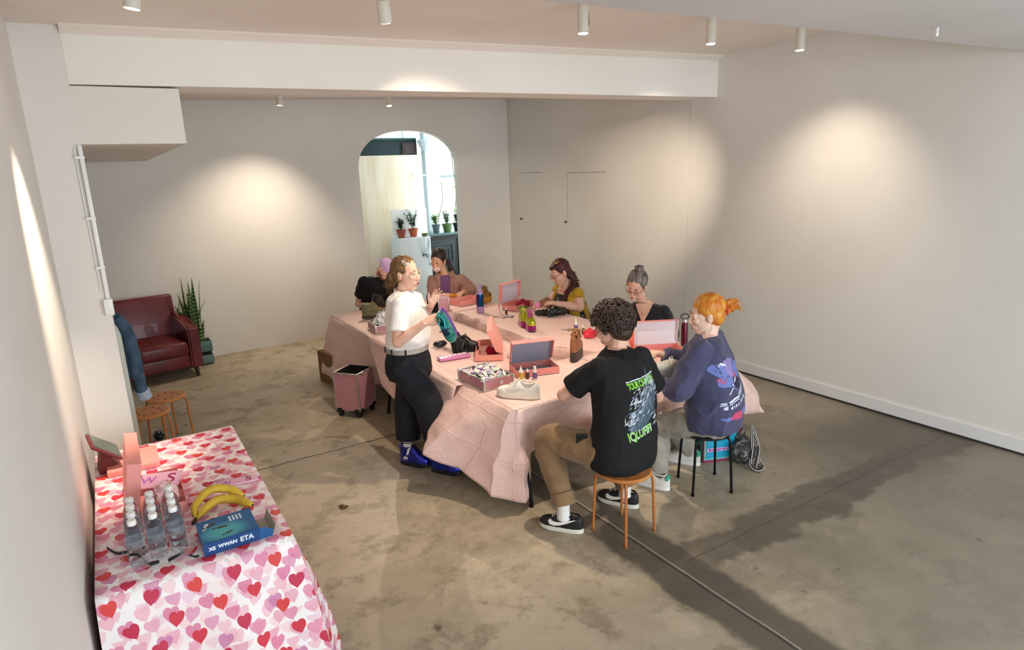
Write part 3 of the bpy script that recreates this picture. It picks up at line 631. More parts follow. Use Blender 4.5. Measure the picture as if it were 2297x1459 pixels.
def hand(bm, w, d, back, right=True, curl=(25, 25, 25, 25), s=1.0, spread=0, thumb=(35, 20), tc=25):
    """palm, four jointed fingers and a thumb; w wrist, d towards the fingers, back = outward normal of the back"""
    d = V(d).normalized(); back = V(back); back = (back-d*back.dot(d)).normalized(); th = d.cross(back)*(-1 if right else 1); w = V(w)
    def Q(x, y, z): return w+(th*x+d*y+back*z)*s
    rings(bm, [[Q(hw*math.copysign(abs(cos(a))**.8, cos(a)), y, hd*math.copysign(abs(sin(a))**.8, sin(a))) for a in [2*pi*k/14 for k in range(14)]] for y, hw, hd in ((-.03, .024, .019), (0, .027, .019), (.03, .036, .017), (.06, .042, .0155), (.085, .042, .013), (.094, .038, .009))])
    for i, (x, L) in enumerate(((.031, .072), (.010, .080), (-.011, .074), (-.031, .058))):
        c = curl[i]; a = 0; p = Q(x, .086, 0); sp = radians(spread)*(x/.03); dd0 = (d*cos(sp)+th*sin(sp)).normalized(); r = .0086*s
        for k, fl in enumerate((.46, .31, .25)):
            a += radians(c*(.8, 1.1, .8)[k]); dd = dd0*cos(a)-back*sin(a); q = p+dd*(L*fl*s); r2 = r*.92; cap(bm, p, q, r, r2, 8); p, r = q, r2
    a1 = radians(thumb[0]); p = Q(.028, .018, -.006); dd = (d*cos(a1)+th*sin(a1)-back*sin(radians(thumb[1]))).normalized()
    q = p+dd*.042*s; cap(bm, p, q, .0145*s, .0105*s, 8); dd = (dd*cos(radians(tc))+d*sin(radians(tc))*.8-back*.15).normalized(); q2 = q+dd*.032*s; cap(bm, q, q2, .0105*s, .0095*s, 8); cap(bm, q2, q2+(dd+d*.15).normalized()*.022*s, .0095*s, .0078*s, 8)
def fold_disp(amp, sc=(9, 9, 5), seed=0, keep=None):
    def f(co, n):
        p = V((co.x*sc[0]+seed*5.1, co.y*sc[1]+seed*2.3, co.z*sc[2])); a = noise.noise(p); b = noise.noise(p*2.3+V((3, 1, 7)))
        k = 1 if keep is None else keep(co)
        return ((1-abs(a)*2.2)**3*1.0 if abs(a) < .45 else 0)*amp*k+(b*.45*amp)*k-(amp*.25*k)
    return f
def garment(t, name, build, m, vox=.008, amp=.006, sc=(9, 9, 5), seed=0, smooth=2, keep=None):
    bm = B(); build(bm); bm = remesh(bm, vox, smooth, fold_disp(amp, sc, seed, keep) if amp else None); return obj(name, bm, m, t, 180, world=True)
def limbtube(bm, pts, rs, n=6, seg=18, flat=1): P = spline(pts, n); tube(bm, P, rad_lerp(rs, n), seg, flat=flat)
def shell_hair(t, P, M, s, m, extra=None, vox=.0045, amp=.004, hs=(60, 60, 12), line=.035, name='hair', big=1.0):
    """cap of hair over the cranium, cut away from the face"""
    bm = B(); ell(bm, P(0, -.031, .046), (.085*s*big, .098*s*big, .087*s*big), M, 28); ell(bm, P(0, -.05, .0), (.08*s*big, .07*s*big, .085*s*big), M, 20)
    for q in (-1, 1): ell(bm, P(q*.06, -.004, .035), (.024*s, .045*s, .04*s), M, 14)
    if extra: extra(bm)
    Mi = M.inverted(); c0 = P(0, 0, 0)
    def dd(co, n):
        l = Mi @ (co-c0)/s; r = l.length; v = V((atan2(l.x, -l.y)*.08, l.y, l.z)); k = noise.noise(V((l.x*hs[0], l.y*hs[1]*.4, l.z*hs[2])))+.5*noise.noise(V((l.x*hs[0]*2, l.y*hs[1], l.z*hs[2]*2))); return k*amp
    bm = remesh(bm, vox, 1, dd); return obj(name, bm, m, t, 180, world=True)
def strands(bm, roots, path, n, r=.0022, seed=1, jit=.006):
    R = random.Random(seed)
    for i in range(n):
        o = V((R.gauss(0, 1), R.gauss(0, 1), R.gauss(0, 1)))*jit; a = R.choice(roots); pts = [V(a)+o*.6]+[V(p)+V((R.gauss(0, 1), R.gauss(0, 1), R.gauss(0, 1)))*jit*(.8+.8*k) for k, p in enumerate(path)]
        pp = spline(pts, 5); tube(bm, pp, [r*(1-.6*k/len(pp)) for k in range(len(pp))], 5)
def glasses(t, P, s, m):
    bm = B()
    for q in (-1, 1):
        c = [(q*.033+.021*cos(a), .098, -.002+.015*sin(a)) for a in [2*pi*k/16 for k in range(16)]]; tube(bm, [P(*x) for x in c], .0019*s, 6, closed=True)
        tube(bm, [P(q*.054, .096, .003), P(q*.079, .05, .004), P(q*.083, -.01, .004)], .0018*s, 6)
    tube(bm, [P(-.012, .098, .001), P(0, .102, .003), P(.012, .098, .001)], .0018*s, 6); return obj('eyeglasses', bm, m, t, world=True)
def project(bm, target, d, off=.0018, local=False):
    """lay a flat print onto the cloth it is printed on"""
    me = target.data; Mw = Matrix() if local else WM(target); tv = [Mw @ v.co for v in me.vertices]; tree = BVHTree.FromPolygons(tv, [p.vertices[:] for p in me.polygons]); d = V(d).normalized(); bad = []
    for v in bm.verts:
        h = tree.ray_cast(v.co-d*.6, d, 1.5)
        if h[0] is None: bad.append(v)
        else: v.co = h[0]-d*off
    bmesh.ops.delete(bm, geom=bad, context='VERTS')
def text_bm(s, size, bold=0, cut=.02, shear=0, spacing=1):
    c = bpy.data.curves.new('t', 'FONT'); c.body = s; c.size = size; c.offset = bold; c.shear = shear; c.space_character = spacing; c.resolution_u = 3; c.align_x = 'CENTER'; c.align_y = 'CENTER'
    o = bpy.data.objects.new('t', c); COL.objects.link(o); dg = bpy.context.evaluated_depsgraph_get(); dg.update(); me = o.evaluated_get(dg).to_mesh(); bm = B(); bm.from_mesh(me); o.evaluated_get(dg).to_mesh_clear(); bpy.data.objects.remove(o)
    bmesh.ops.remove_doubles(bm, verts=bm.verts, dist=1e-5)
    return bm
def place2d(bm, o, ex, ey):
    o = V(o); ex = V(ex); ey = V(ey)
    for v in bm.verts: v.co = o+ex*v.co.x+ey*v.co.y
def densify(bm, L=.012):
    bmesh.ops.triangulate(bm, faces=bm.faces)
    for k in range(4):
        es = [e for e in bm.edges if e.calc_length() > L]
        if not es: break
        bmesh.ops.subdivide_edges(bm, edges=es, cuts=1)
        bmesh.ops.triangulate(bm, faces=bm.faces)
# ------------------------------------------------------------------ shoes
def shoe(name, lab, cat, loc, rz, kind, L=.29, parent=None, s=1.0, rot=None, mats=None, group=None):
    """toe towards +Y, sole at z=0, origin under the middle; kind: low / high / platform"""
    um, sm, lm, ac = mats
    W = L*.175; h = .036*s if kind != 'platform' else .05*s
    def outline(k, y):  # half widths along the length, y in -1..1
        f = (1-abs(y)**3.2)**.5; return W*f*(.82+.22*y if y > -.2 else .78+.02*y)*1.12*k
    def lay(y): return y*L/2
    bm = B(); rs = []
    for z, k in ((0, .93), (.004, 1), (h*.5, 1.0), (h, .97)):
        r = []; N = 40
        for i in range(N):
            a = 2*pi*i/N; y = sin(a); sx = 1 if cos(a) >= 0 else -1; r.append(V((sx*outline(k, min(.9995, abs(y))*(1 if y >= 0 else -1)), lay(y)*k, z+(.012*s*max(0, y-.6)/.4 if z < h*.6 else 0))))
        rs.append(r)
    rings(bm, rs); P0 = [('sole', bm, sm)]
    if kind == 'platform':
        bm2 = B(); rs = []
        for z, k in ((h, .8), (.075*s, .8)): rs.append([V((outline(k, -.55)*cos(a), -L*.36+L*.13*sin(a), z)) for a in [2*pi*i/20 for i in range(20)]])
    # upper: sections along the length
    bm = B(); rs = []; N = 22; top = {'low': .095, 'high': .15, 'platform': .10}[kind]*s
    for i in range(N+1):
        y = -.97+1.94*i/N; w = outline(1.0, y)
        PR = [(-.98, .62), (-.88, .94), (-.72, .88), (-.52, .72), (-.3, .78), (-.06, 1.0), (.12, .84), (.42, .52), (.7, .42), (.86, .36), (.98, .2)]
        for (ya, za), (yb, zb) in zip(PR, PR[1:]):
            if ya <= y <= yb: zt = h+top*(za+(zb-za)*(y-ya)/(yb-ya))
        r = []
        for k in range(17):
            a = pi*k/16; xx = cos(a); r.append(V((w*math.copysign(abs(xx)**.55, xx)*(1 if a else 1)*(1-.28*sin(a)**3*(zt > .08)), lay(y), h-.004+(zt-h)*sin(a)**.75)))
        rs.append(r)
    rings(bm, rs)
    if kind == 'high': tube(bm, [V((0, -L*.27, .05)), V((0, -L*.28, .10)), V((0, -L*.28, .165))], [.05, .048, .056], 20)
    bm = remesh(bm, .005, 2)
    # opening pressed in at the heel
    for v in bm.verts:
        yy = v.co.y/(L/2)
        if v.co.z > h+top*.40 and kind != 'high' and -.84 < yy < -.1:
            e = (v.co.x/(W*.5))**2+((yy+.47)/.34)**2
            if e < 1: v.co.z -= top*.55*min(1, (1-e)*3)
    P0.append(('upper', bm, um))
    bm = B(); ring = [V((W*.47*cos(a), lay(-.47)+L*.175*sin(a), h+top*(.80+.10*sin(a)*sin(a)+.02*sin(a)))) if kind != 'high' else V((.054*cos(a), -L*.28+.054*sin(a), .163)) for a in [2*pi*i/24 for i in range(24)]]; tube(bm, ring, .006*s, 8, closed=True); P0.append(('collar', bm, um if kind != 'low' else ac))
    bm = B()
    def prof(y):
        for (ya, za), (yb, zb) in zip(PR, PR[1:]):
            if ya <= y <= yb: return h+top*(za+(zb-za)*(y-ya)/(yb-ya))
    for i in range(5):
        y = 0.0+.09*i; z = prof(y+.02)-.001; tube(bm, [(-.02*s, lay(y), z), (0, lay(y+.03), z+.006*s), (.02*s, lay(y), z)], .003*s, 6)
        tube(bm, [(-.02*s, lay(y), z), (0, lay(y+.045), prof(y+.045)+.004*s), (.02*s, lay(y+.09), prof(y+.09)-.001)], .0025*s, 6)
    for q in (-1, 1): tube(bm, spline([(0, lay(-.02), prof(-.02)+.004), (q*.03*s, lay(-.04), prof(-.04)+.006), (q*.04*s, lay(.06), prof(.06)-.006), (q*.006*s, lay(.0), prof(0)+.004)], 4), .0025*s, 6)
    P0.append(('laces', bm, lm))
    if parent is None:
        t = thing(name, lab, cat, loc, rz, group, rot)
        for n, b, m in P0: o = obj(n, b, m, t, 50); u = o if n == 'upper' else None; up = u or (up if n != 'sole' else None)
        return t, up
    P0.sort(key=lambda q: q[0] != 'upper'); up = obj('shoe', P0[0][1], P0[0][2], parent, 50); up.location = V(loc)-V(parent.location); up.rotation_euler = rot or (0, 0, rz)
    for n, b, m in P0[1:]: obj(n, b, m, up, 50)
    return up, up
def swoosh(up, m, L=.29, h=.032, side=(1, -1)):
    for q in side:
        bm = B(); pts = [(-.38, .080), (-.15, .050), (.02, .032), (.16, .024), (.27, .030), (.32, .048), (.27, .058), (.18, .052), (.06, .052), (-.12, .062)]
        vs = [bm.verts.new(V((q*.2, y*L*.9-.01, h+z-.012))) for y, z in pts]; bm.faces.new(vs); densify(bm, .01)
        project(bm, up, (-q, 0, 0), .0016, local=True); obj('side_mark', bm, m, up, 180, fix=False)
SK1 = skin('skin_fair', '#e8bda6', '#dfab94'); SK2 = skin('skin_light', '#e4b7a0', '#d8a48d'); SK3 = skin('skin_warm', '#e0b090', '#d39f80'); SK4 = skin('skin_pale', '#ecc8b4', '#e3b7a2')
def person(lab, base): return thing('person', lab, 'person', base)
def fabric(name, hx, hx2=None, rough=.85, bump=.15, vs=9, bs=300, sheen=.2): return mat(name, hx, rough, hx2=hx2, vs=vs, bump=bump, bs=bs, sheen=sheen)
def unit(v): return V(v).normalized()
def arm(bm, s, e, w, r=(.048, .040, .036, .026), flat=.92):
    s, e, w = V(s), V(e), V(w)
    limbtube(bm, [s, s.lerp(e, .5), e], [r[0], r[0]*.96, r[1]], flat=flat); ell(bm, e, r[1]*1.0); ell(bm, s, r[0]*1.08)
    limbtube(bm, [e, e.lerp(w, .35), w], [r[1], r[1]*.99, r[3]], flat=.9)
def leg(bm, h, k, a, foot, r=(.085, .057, .054, .036)):
    h, k, a = V(h), V(k), V(a); ell(bm, h, r[0]*1.05); limbtube(bm, [h, h.lerp(k, .5), k], [r[0], r[0]*.88, r[1]]); ell(bm, k, r[1]*1.02)
    limbtube(bm, [k, k.lerp(a, .3), a], [r[1]*.95, r[2], r[3]]); f = V(foot)-a; f.z = 0; f = f.normalized(); cap(bm, a, V((a.x, a.y, .058)), r[3], .026); cap(bm, V((a.x, a.y, .056))-f*.01, V((a.x, a.y, .046))+f*.07, .022, .014)
def meas(n, *ps): print(n, ['%.2f' % (V(a)-V(b)).length for a, b in zip(ps, ps[1:])])
# ================================================================== standing woman in the white tee
D = 4.86; fw = unit(RT*.93-HD*.37); lat = unit(fw.cross(UP)); t = person('person standing in a white tee and navy trousers, holding up a shiny teal shoe', (1.93, 4.5, 0)); W = t
pel = J(916, 812, D); wst = J(918, 770, D); cht = J(914, 715, D-.0); shc = J(907, 672, D); nk = J(904, 650, D); hc = J(912, 613, D)
shR, elR, wrR = J(899, 684, D-.17), J(893, 768, D-.27), J(955, 724, D-.30); shL, elL, wrL = J(925, 674, D+.13), J(948, 712, D+.16), J(968, 684, D+.0)
hipR, knR, anR = pel+lat*.09, J(960, 905, D-.16), J(985, 1000, D-.14); hipL, knL, anL = pel-lat*.09, J(917, 905, D+.06), J(915, 990, D+.02)
meas('W', shR, elR, wrR); meas('Wleg', hipL, knL, anL); meas('W head/neck', hc, nk, cht, pel)
dims = [(.165, .135), (.17, .15), (.15, .125), (.165, .13), (.17, .105), (.06, .06)]
Sb = secs_between([pel-UP*.09, pel, wst, cht, shc, nk], [lat]*6, [fw]*6, dims)
bm = B(); sect(bm, Sb); hP, hM = head(bm, hc, unit(fw*.98-UP*.05-HD*.1), s=1.06); cap(bm, nk-UP*.03, hP(0, -.02, -.06), .052, .05)
arm(bm, shR, elR, wrR, (.05, .044, .04, .027)); arm(bm, shL, elL, wrL, (.05, .044, .04, .027)); leg(bm, hipR, knR, anR, anR+fw*.16); leg(bm, hipL, knL, anL, anL+fw*.16)
hand(bm, wrR, RT*.95+UP*.25, UP*.35-HD*.85+RT*.2, True, (62, 66, 70, 74), .95, thumb=(20, 55)); hand(bm, wrL, RT*.45+UP*.85, HD*.7-RT*.5, False, (18, 14, 18, 24), .92, spread=9, thumb=(45, 10))
obj('body', remesh(bm, .0045, 1), SK1, t, 180, world=True)
HB = mat('hair_light_brown', '#5f4229', .45, hx2='#8a6640', vs=40, stretch=(1, 1, .3), bump=.4, bs=90)
face_parts(t, hP, hM, 1.03, HB, closed=False, look=(.003, -.002), open_mouth=True)
def ex(bm):
    ell(bm, hP(0, -.085, .02), (.055, .055, .06), hM); ell(bm, hP(.03, -.105, -.035), (.042, .04, .052), hM); ell(bm, hP(.02, -.11, -.075), (.026, .026, .04), hM)
hr = shell_hair(t, hP, hM, 1.03, HB, ex)
bm = B(); strands(bm, [hP(.03, -.09, .03), hP(.0, -.11, .01)], [hP(.035, -.13, -.04), hP(.03, -.125, -.10), hP(.03, -.10, -.15)], 70, .0026, 3, .012); obj('ponytail', bm, HB, t, 180, world=True)
bm = B(); c = [hP(.062, .03+.024*cos(a), .083+.010*sin(a)-.014*cos(a)) for a in [2*pi*k/18 for k in range(18)]]; tube(bm, c, .0042, 8, closed=True); obj('hair_clip', bm, mat('clip_pearl', '#f4ded8', .15, coat=1), t, world=True)
bm = B(); ring = [hP(.022*cos(a)+.02, -.118, -.02+.022*sin(a)) for a in [2*pi*k/16 for k in range(16)]]; tube(bm, ring, .008, 8, closed=True); obj('hair_tie', bm, mat('tie_yellow', '#8c8a3c', .7), t, world=True)
WT = fabric('white_tee', '#efece8', '#e6e2de'); 
def tee(bm):
    sect(bm, secs_between([pel+UP*.138, wst+UP*.06, cht-UP*.0, cht+UP*.06, shc+UP*.012, nk-UP*.004], [lat]*6, [fw]*6, [(.175, .155), (.19, .165), (.188, .155), (.185, .145), (.172, .115), (.066, .066)]))
    for s, e, f in ((shR, elR, .72), (shL, elL, .75)): limbtube(bm, [s-UP*.005, s.lerp(e, .4), s.lerp(e, f)], [.068, .074, .080]); ell(bm, s, .070)
garment(t, 'tee', tee, WT, .007, .0055, seed=1)
bm = B(); c = nk-UP*.010; tube(bm, [c+lat*.066*cos(a)+fw*.066*sin(a)-UP*(.014*sin(a)) for a in [2*pi*k/24 for k in range(24)]], .0075, 8, closed=True); obj('neckband', bm, WT, t, 180, world=True)
NV = fabric('navy_trousers', '#0e1018', '#13161f', sheen=0)
def trs(bm):
    sect(bm, secs_between([pel-UP*.13, pel-UP*.06, pel+UP*.02, pel+UP*.10, pel+UP*.14], [lat]*5, [fw]*5, [(.16, .15), (.185, .175), (.185, .172), (.165, .15), (.16, .142)]))
    for h, k, a in ((hipR, knR, anR), (hipL, knL, anL)): limbtube(bm, [h, h.lerp(k, .5), k, k.lerp(a, .5), a+UP*.02], [.120, .124, .116, .110, .100], seg=20)
    ell(bm, pel-fw*.055-UP*.05, (.13, .13, .12))
garment(t, 'trousers', trs, NV, .008, .006, (7, 7, 3.5), 3)
BS = mat('belt_silver', '#b9b3a8', .35, metal=.5, bump=.6, bs=220)
bm = B(); c = pel+UP*.122
rings(bm, [[c+lat*(hw*cos(a))+fw*(hd*sin(a))+UP*z for hw, hd, z in ((.172, .155, -.018), (.181, .164, -.018), (.181, .164, .018), (.172, .155, .018))] for a in [2*pi*k/48 for k in range(48)]], cap=False, closed=True); be = obj('belt', bm, BS, t, 60, world=True)
for q in (-.9, -.2, .5):
    bm = B(); a = q; p = c+lat*.182*cos(a)+fw*.165*sin(a); box(bm, (-.006, -.006, -.024), (.006, .006, .024), .002, M=Matrix.Translation(p)); obj('belt_loop', bm, NV, t, 0, world=True)
SKS = mat('sock_white', '#e9e6e2', .8, bump=.3, bs=200); SKD = mat('sock_stripe', '#22242e', .8)
BLU = mat('boot_cobalt', '#141d7a', .18, metal=.75, hx2='#2336c8', vs=9, coat=.6); RUB = mat('boot_sole', '#17181c', .5); STAR = mat('star_silver', '#d8d6d0', .3, metal=.4)
for an, nm in ((anL, 0), (anR, 1)):
    bm = B(); limbtube(bm, [an+UP*.05, an-UP*.01, V((an.x, an.y, .10))], [.044, .040, .042]); sk = obj('sock', bm, SKS, t, 60, world=True)
    for dz in (.018, .032):
        bm = B(); tube(bm, [an+V((.044*cos(a), .044*sin(a), -dz+.03)) for a in [2*pi*k/24 for k in range(24)]], .003, 6, closed=True)
        bmesh.ops.transform(bm, matrix=Matrix.Translation(-V(t.location)), verts=bm.verts); obj('stripe', bm, SKD, sk, 60)
    sh, up = shoe('shoe', '', '', (an.x+fw.x*.055, an.y+fw.y*.055, .0), atan2(-fw.x, fw.y), 'high', .28, t, mats=(BLU, RUB, mat('lace_navy', '#191b4c', .6), BLU))
    if nm == 0:
        bm = B(); vs = [bm.verts.new(V((.2, -.06+(.024 if k % 2 == 0 else .010)*sin(2*pi*k/10), .075+(.024 if k % 2 == 0 else .010)*cos(2*pi*k/10)))) for k in range(10)]; bm.faces.new(vs); densify(bm, .012); project(bm, up, (-1, 0, 0), .002, local=True); obj('star_patch', bm, STAR, up, 180, fix=False)
TEALW = wrR+unit(RT*.95+UP*.1)*.07
# ================================================================== man in the black tour tee
D = 3.77; fw = unit(V((-.06, 1, 0))); lat = unit(V((1, .06, 0))); t = person('person in a black tour tee and tan trousers seated on an orange stool', (2.55, 2.95, 0)); MAN = t
pel = J(1394, 1012, D-.045); wst = J(1400, 935, D+.02); cht = J(1398, 868, D+.08); shc = J(1391, 810, D+.13); nk = J(1384, 778, D+.17); hc = J(1372, 735, D+.25)
shL, shR = shc-lat*.185-UP*.012, shc+lat*.185-UP*.012
elL, wrL = J(1264, 886, 3.93), J(1335, 852, 4.14); elR, wrR = J(1475, 890, 4.2), J(1440, 835, 4.35)
hipL, hipR = pel-lat*.10, pel+lat*.10; knL, anL = J(1228, 985, 3.98), J(1264, 1142, 3.80); knR, anR = V((2.80, 3.30, .50)), V((2.79, 3.06, .12))
meas('M', shL, elL, wrL); meas('Mleg', hipL, knL, anL); meas('Mlegr', hipR, knR, anR); meas('M torso', pel, shc, nk, hc)
bm = B(); sect(bm, secs_between([pel-UP*.07, pel, wst, cht, shc, nk], [lat]*6, [fw]*6, [(.17, .13), (.18, .14), (.165, .12), (.18, .125), (.165, .09), (.058, .058)]))
hP, hM = head(bm, hc, unit(-RT*.72+HD*.60-UP*.38), s=1.1); cap(bm, nk-UP*.04, hP(0, -.03, -.06), .06, .057)
arm(bm, shL, elL, wrL, (.052, .044, .040, .028)); arm(bm, shR, elR, wrR, (.052, .044, .040, .028)); leg(bm, hipL, knL, anL, anL+V((-.10, .15, 0))); leg(bm, hipR, knR, anR, anR+V((-.08, .16, 0)))
hand(bm, wrL, HD*.6+RT*.6, UP, False, (30, 30, 35, 40)); hand(bm, wrR, HD*.3-RT*.8, UP, True, (30, 30, 35, 40))
obj('body', remesh(bm, .0045, 1), SK2, t, 180, world=True)
HK = mat('hair_dark_curls', '#2b1f19', .4, hx2='#4a3528', vs=60, bump=.3, bs=120)
face_parts(t, hP, hM, 1.03, HK)
bm = B(); R = random.Random(11); ell(bm, hP(0, -.028, .045), (.104, .124, .108), hM); ell(bm, hP(0, -.06, -.02), (.09, .075, .09), hM)
def curl(bm, c, n, r0, rr, turns, R):
    x, y = frame(n); ph = R.uniform(0, 6.3); tube(bm, [c+n*(-.006+.016*k/7)+x*(r0*cos(ph+turns*k*.9))+y*(r0*sin(ph+turns*k*.9)) for k in range(8)], [rr*(1-.08*k) for k in range(8)], 6)
k = 0
while k < 760:
    v = unit((R.gauss(0, 1), R.gauss(0, 1), R.gauss(0, 1)))
    if (v.z < -.78) or (v.y > .35 and v.z < .1) or (abs(v.x) > .6 and v.y > .1 and v.z < .0) or (v.y > -.2 and v.z < -.45): continue
    lift = R.uniform(.94, 1.12); p = hP(v.x*.104*lift, -.026+v.y*.122*lift, .040+v.z*.110*lift); n = unit(hM @ v); curl(bm, p, n, R.uniform(.010, .020), R.uniform(.0065, .0115), R.uniform(.6, 1.0), R); k += 1
obj('hair', bm, HK, t, 180, world=True)
glasses(t, hP, 1.1, mat('frame_black', '#1b1a1c', .3))
BT = fabric('black_tee', '#09090a', '#0e0e10', sheen=0)
def tee(bm):
    sect(bm, secs_between([pel-UP*.082-fw*.01, pel-UP*.01-fw*.012, wst-fw*.005, cht, shc+UP*.01, nk-UP*.005], [lat]*6, [fw]*6, [(.222, .165), (.238, .175), (.222, .160), (.232, .156), (.195, .115), (.072, .07)]))
    for s, e, f in ((shL, elL, .70), (shR, elR, .7)): limbtube(bm, [s-UP*.005, s.lerp(e, .4), s.lerp(e, f)], [.072, .080, .088]); ell(bm, s, .072)
tee_o = garment(t, 'tee', tee, BT, .007, .006, (7, 7, 4), 5)
bm = B(); c = nk-UP*.018; tube(bm, [c+lat*.072*cos(a)+fw*.068*sin(a) for a in [2*pi*k/24 for k in range(24)]], .008, 8, closed=True); obj('neckband', bm, BT, t, 180, world=True)
# prints on the back, laid on the cloth
GRN = mat('print_green', '#7cbf3a', .7); PWH = mat('print_white', '#cfd6dc', .7); PBL = mat('print_blue', '#7f93ad', .7)
back = unit(fw); bx = lat; bo = cht-fw*.3
def pr(bm, x, z, m, nm, rot=.05, L=.012, ys=1):
    densify(bm, L); place2d(bm, bo+bx*x+UP*z, bx*cos(rot)+UP*sin(rot), (-bx*sin(rot)+UP*cos(rot))*ys); project(bm, tee_o, fw, .0016)
    inv = WM(tee_o).inverted(); bmesh.ops.transform(bm, matrix=inv, verts=bm.verts); obj(nm, bm, m, tee_o, 180, fix=False)
pr(text_bm('TOUR OF EARTH', .034, bold=.0016, spacing=.9), .03, .052, GRN, 'lettering', .05, .01, 1.5)
R = random.Random(2)
bm = B()
for k in range(22):
    x = -.13+k*.0118; w = R.uniform(.009, .013); hgt = R.uniform(.005, .007); vs = [bm.verts.new(V(p+(0,))) for p in ((x, 0), (x+w, 0), (x+w, hgt), (x, hgt))]; bm.faces.new(vs)
pr(bm, .04, .078, PWH, 'small_lettering')
bm = B()
for k in range(5):
    x = -.04+k*.018; vs = [bm.verts.new(V(p+(0,))) for p in ((x, 0), (x+.013, 0), (x+.013, .007), (x, .007))]; bm.faces.new(vs)
pr(bm, -.06, -.05, PWH, 'small_lettering')
bm = B(); vs = [bm.verts.new(V(p+(0,))) for p in ((-.16, -.13), (-.10, -.155), (.0, -.12), (.09, -.06), (.135, .03), (.145, .11), (.09, .08), (.02, .06), (-.05, -.02))]; bm.faces.new(vs); pr(bm, .0, -.06, mat('print_slate', '#3d4c5a', .7), 'creature_print', 0)
bm = B(); bm2 = B()
for k in range(260):   # the sketchy winged creature
    a = R.uniform(0, 1); b = R.gauss(0, 1)*.036*(1-abs(a-.55)*.8); x = -.14+.28*a+b*.6; z = -.11+.24*a**.9-b; L = R.uniform(.02, .065); th = R.uniform(.001, .0032); an = .68+R.gauss(0, .35); dx, dz = cos(an), sin(an)
    q = bm if R.random() < .65 else bm2; vs = [q.verts.new(V((x+s1*dx*L/2-s2*dz*th, z+s1*dz*L/2+s2*dx*th, 0))) for s1, s2 in ((-1, 0), (0, -1), (1, 0), (0, 1))]; q.faces.new(vs)
pr(bm, -.005, -.075, PWH, 'creature_print', 0); pr(bm2, -.005, -.075, PBL, 'creature_print', 0)
bm = B(); 
for k in range(14):
    x, z, L, an = R.uniform(.09, .14), R.uniform(-.21, -.13), R.uniform(.01, .04), R.uniform(.3, 2.2); th = .003; vs = [bm.verts.new(V((x+s1*cos(an)*L/2-s2*sin(an)*th, z+s1*sin(an)*L/2+s2*cos(an)*th, 0))) for s1, s2 in ((-1, 0), (0, -1), (1, 0), (0, 1))]; bm.faces.new(vs)
pr(bm, -.04, .0, PWH, 'creature_print', 0)
pr(text_bm('IQLUFIFI', .053, bold=.002, spacing=1.0, shear=.15), -.075, -.225, GRN, 'lettering', .13, .012, 1.3); pr(text_bm('QLUFIFI', .051, bold=.0008, spacing=1.08, shear=.15), -.065, -.226, PWH, 'lettering', .13, .012, 1.3)
TAN = fabric('tan_chino', '#8d6f4c', '#7d6142')
def trs(bm):
    sect(bm, secs_between([pel-UP*.085, pel-UP*.03, pel+UP*.05, pel+UP*.09], [lat]*4, [fw]*4, [(.185, .15), (.205, .165), (.19, .15), (.18, .14)]))
    limbtube(bm, [hipL, hipL.lerp(knL, .5)+UP*.01, knL, knL.lerp(anL, .45), anL+UP*.06], [.124, .108, .090, .084, .070], seg=20); limbtube(bm, [hipR, hipR.lerp(knR, .5), knR, knR.lerp(anR, .5), anR+UP*.06], [.110, .10, .085, .078, .066], seg=20)
    ell(bm, knL, .088); ell(bm, knR, .085)
garment(t, 'trousers', trs, TAN, .008, .0075, (8, 8, 5), 7)
for an, kn in ((anL, knL), (anR, knR)):
    c = an+UP*.075; ax = unit(kn-an); bm = B(); tube(bm, [c-ax*.04, c+ax*.045], [.074, .078], 20); obj('cuff', remesh(bm, .006, 1, fold_disp(.003, seed=3)), TAN, t, 180, world=True)
    bm = B(); limbtube(bm, [c, an, V((an.x, an.y, .09))], [.045, .041, .044]); obj('sock', bm, SKS, t, 60, world=True)
PB = mat('phone_black', '#121214', .25)
bm = B(); box(bm, (-.035, -.006, -.035), (.035, .006, .045), .006, M=Matrix.Translation(J(1305, 988, 3.72)) @ Matrix.Rotation(-.6, 4, 'Z')); obj('phone_pouch', bm, PB, t, 0, world=True)
NB = mat('sneaker_black', '#1a1a1c', .5, bump=.1, bs=200); NWS = mat('sneaker_sole_cream', '#ddd9cc', .5); NL = mat('lace_white', '#e8e5e0', .7); NM = mat('mark_white', '#eeebe4', .5)
for (tx, ty), (hx_, hy_) in (((2.17, 3.24), (2.355, 2.955)), ((2.72, 3.27), (2.855, 2.985))):
    d = V((tx-hx_, ty-hy_, 0)); sh, up = shoe('shoe', '', '', ((tx+hx_)/2, (ty+hy_)/2, .0), atan2(-d.x, d.y), 'low', .31, t, mats=(NB, NWS, NL, NB)); swoosh(up, NM, .31)
# ================================================================== woman with orange hair
D = 4.35; fw = unit(-RT*.86+HD*.5); lat = unit(fw.cross(UP)); t = person('person in an indigo printed sweatshirt and grey joggers seated on a black stool', (3.5, 3.1, 0)); ORG = t
pel = J(1592, 935, D); wst = J(1600, 880, D); cht = J(1592, 815, D+.02); shc = J(1588, 768, D+.05); nk = J(1588, 748, D+.06); hc = J(1583, 706, D+.08)
shR, shL = shc+lat*.175-UP*.02, shc-lat*.175-UP*.02; elR, wrR = J(1532, 808, 4.66), J(1474, 793, 4.66); elL, wrL = J(1520, 872, 4.22), J(1470, 862, 4.42)
hipL, hipR = pel-lat*.10-UP*.01, pel+lat*.10-UP*.01; knL, anL = J(1478, 960, 4.50), J(1478, 1068, 4.38); knR, anR = J(1512, 950, 4.72), J(1550, 1018, 4.72)
meas('O', shR, elR, wrR); meas('Ol', shL, elL, wrL); meas('Oleg', hipL, knL, anL); meas('Olegr', hipR, knR, anR); meas('O torso', pel, shc, nk, hc)
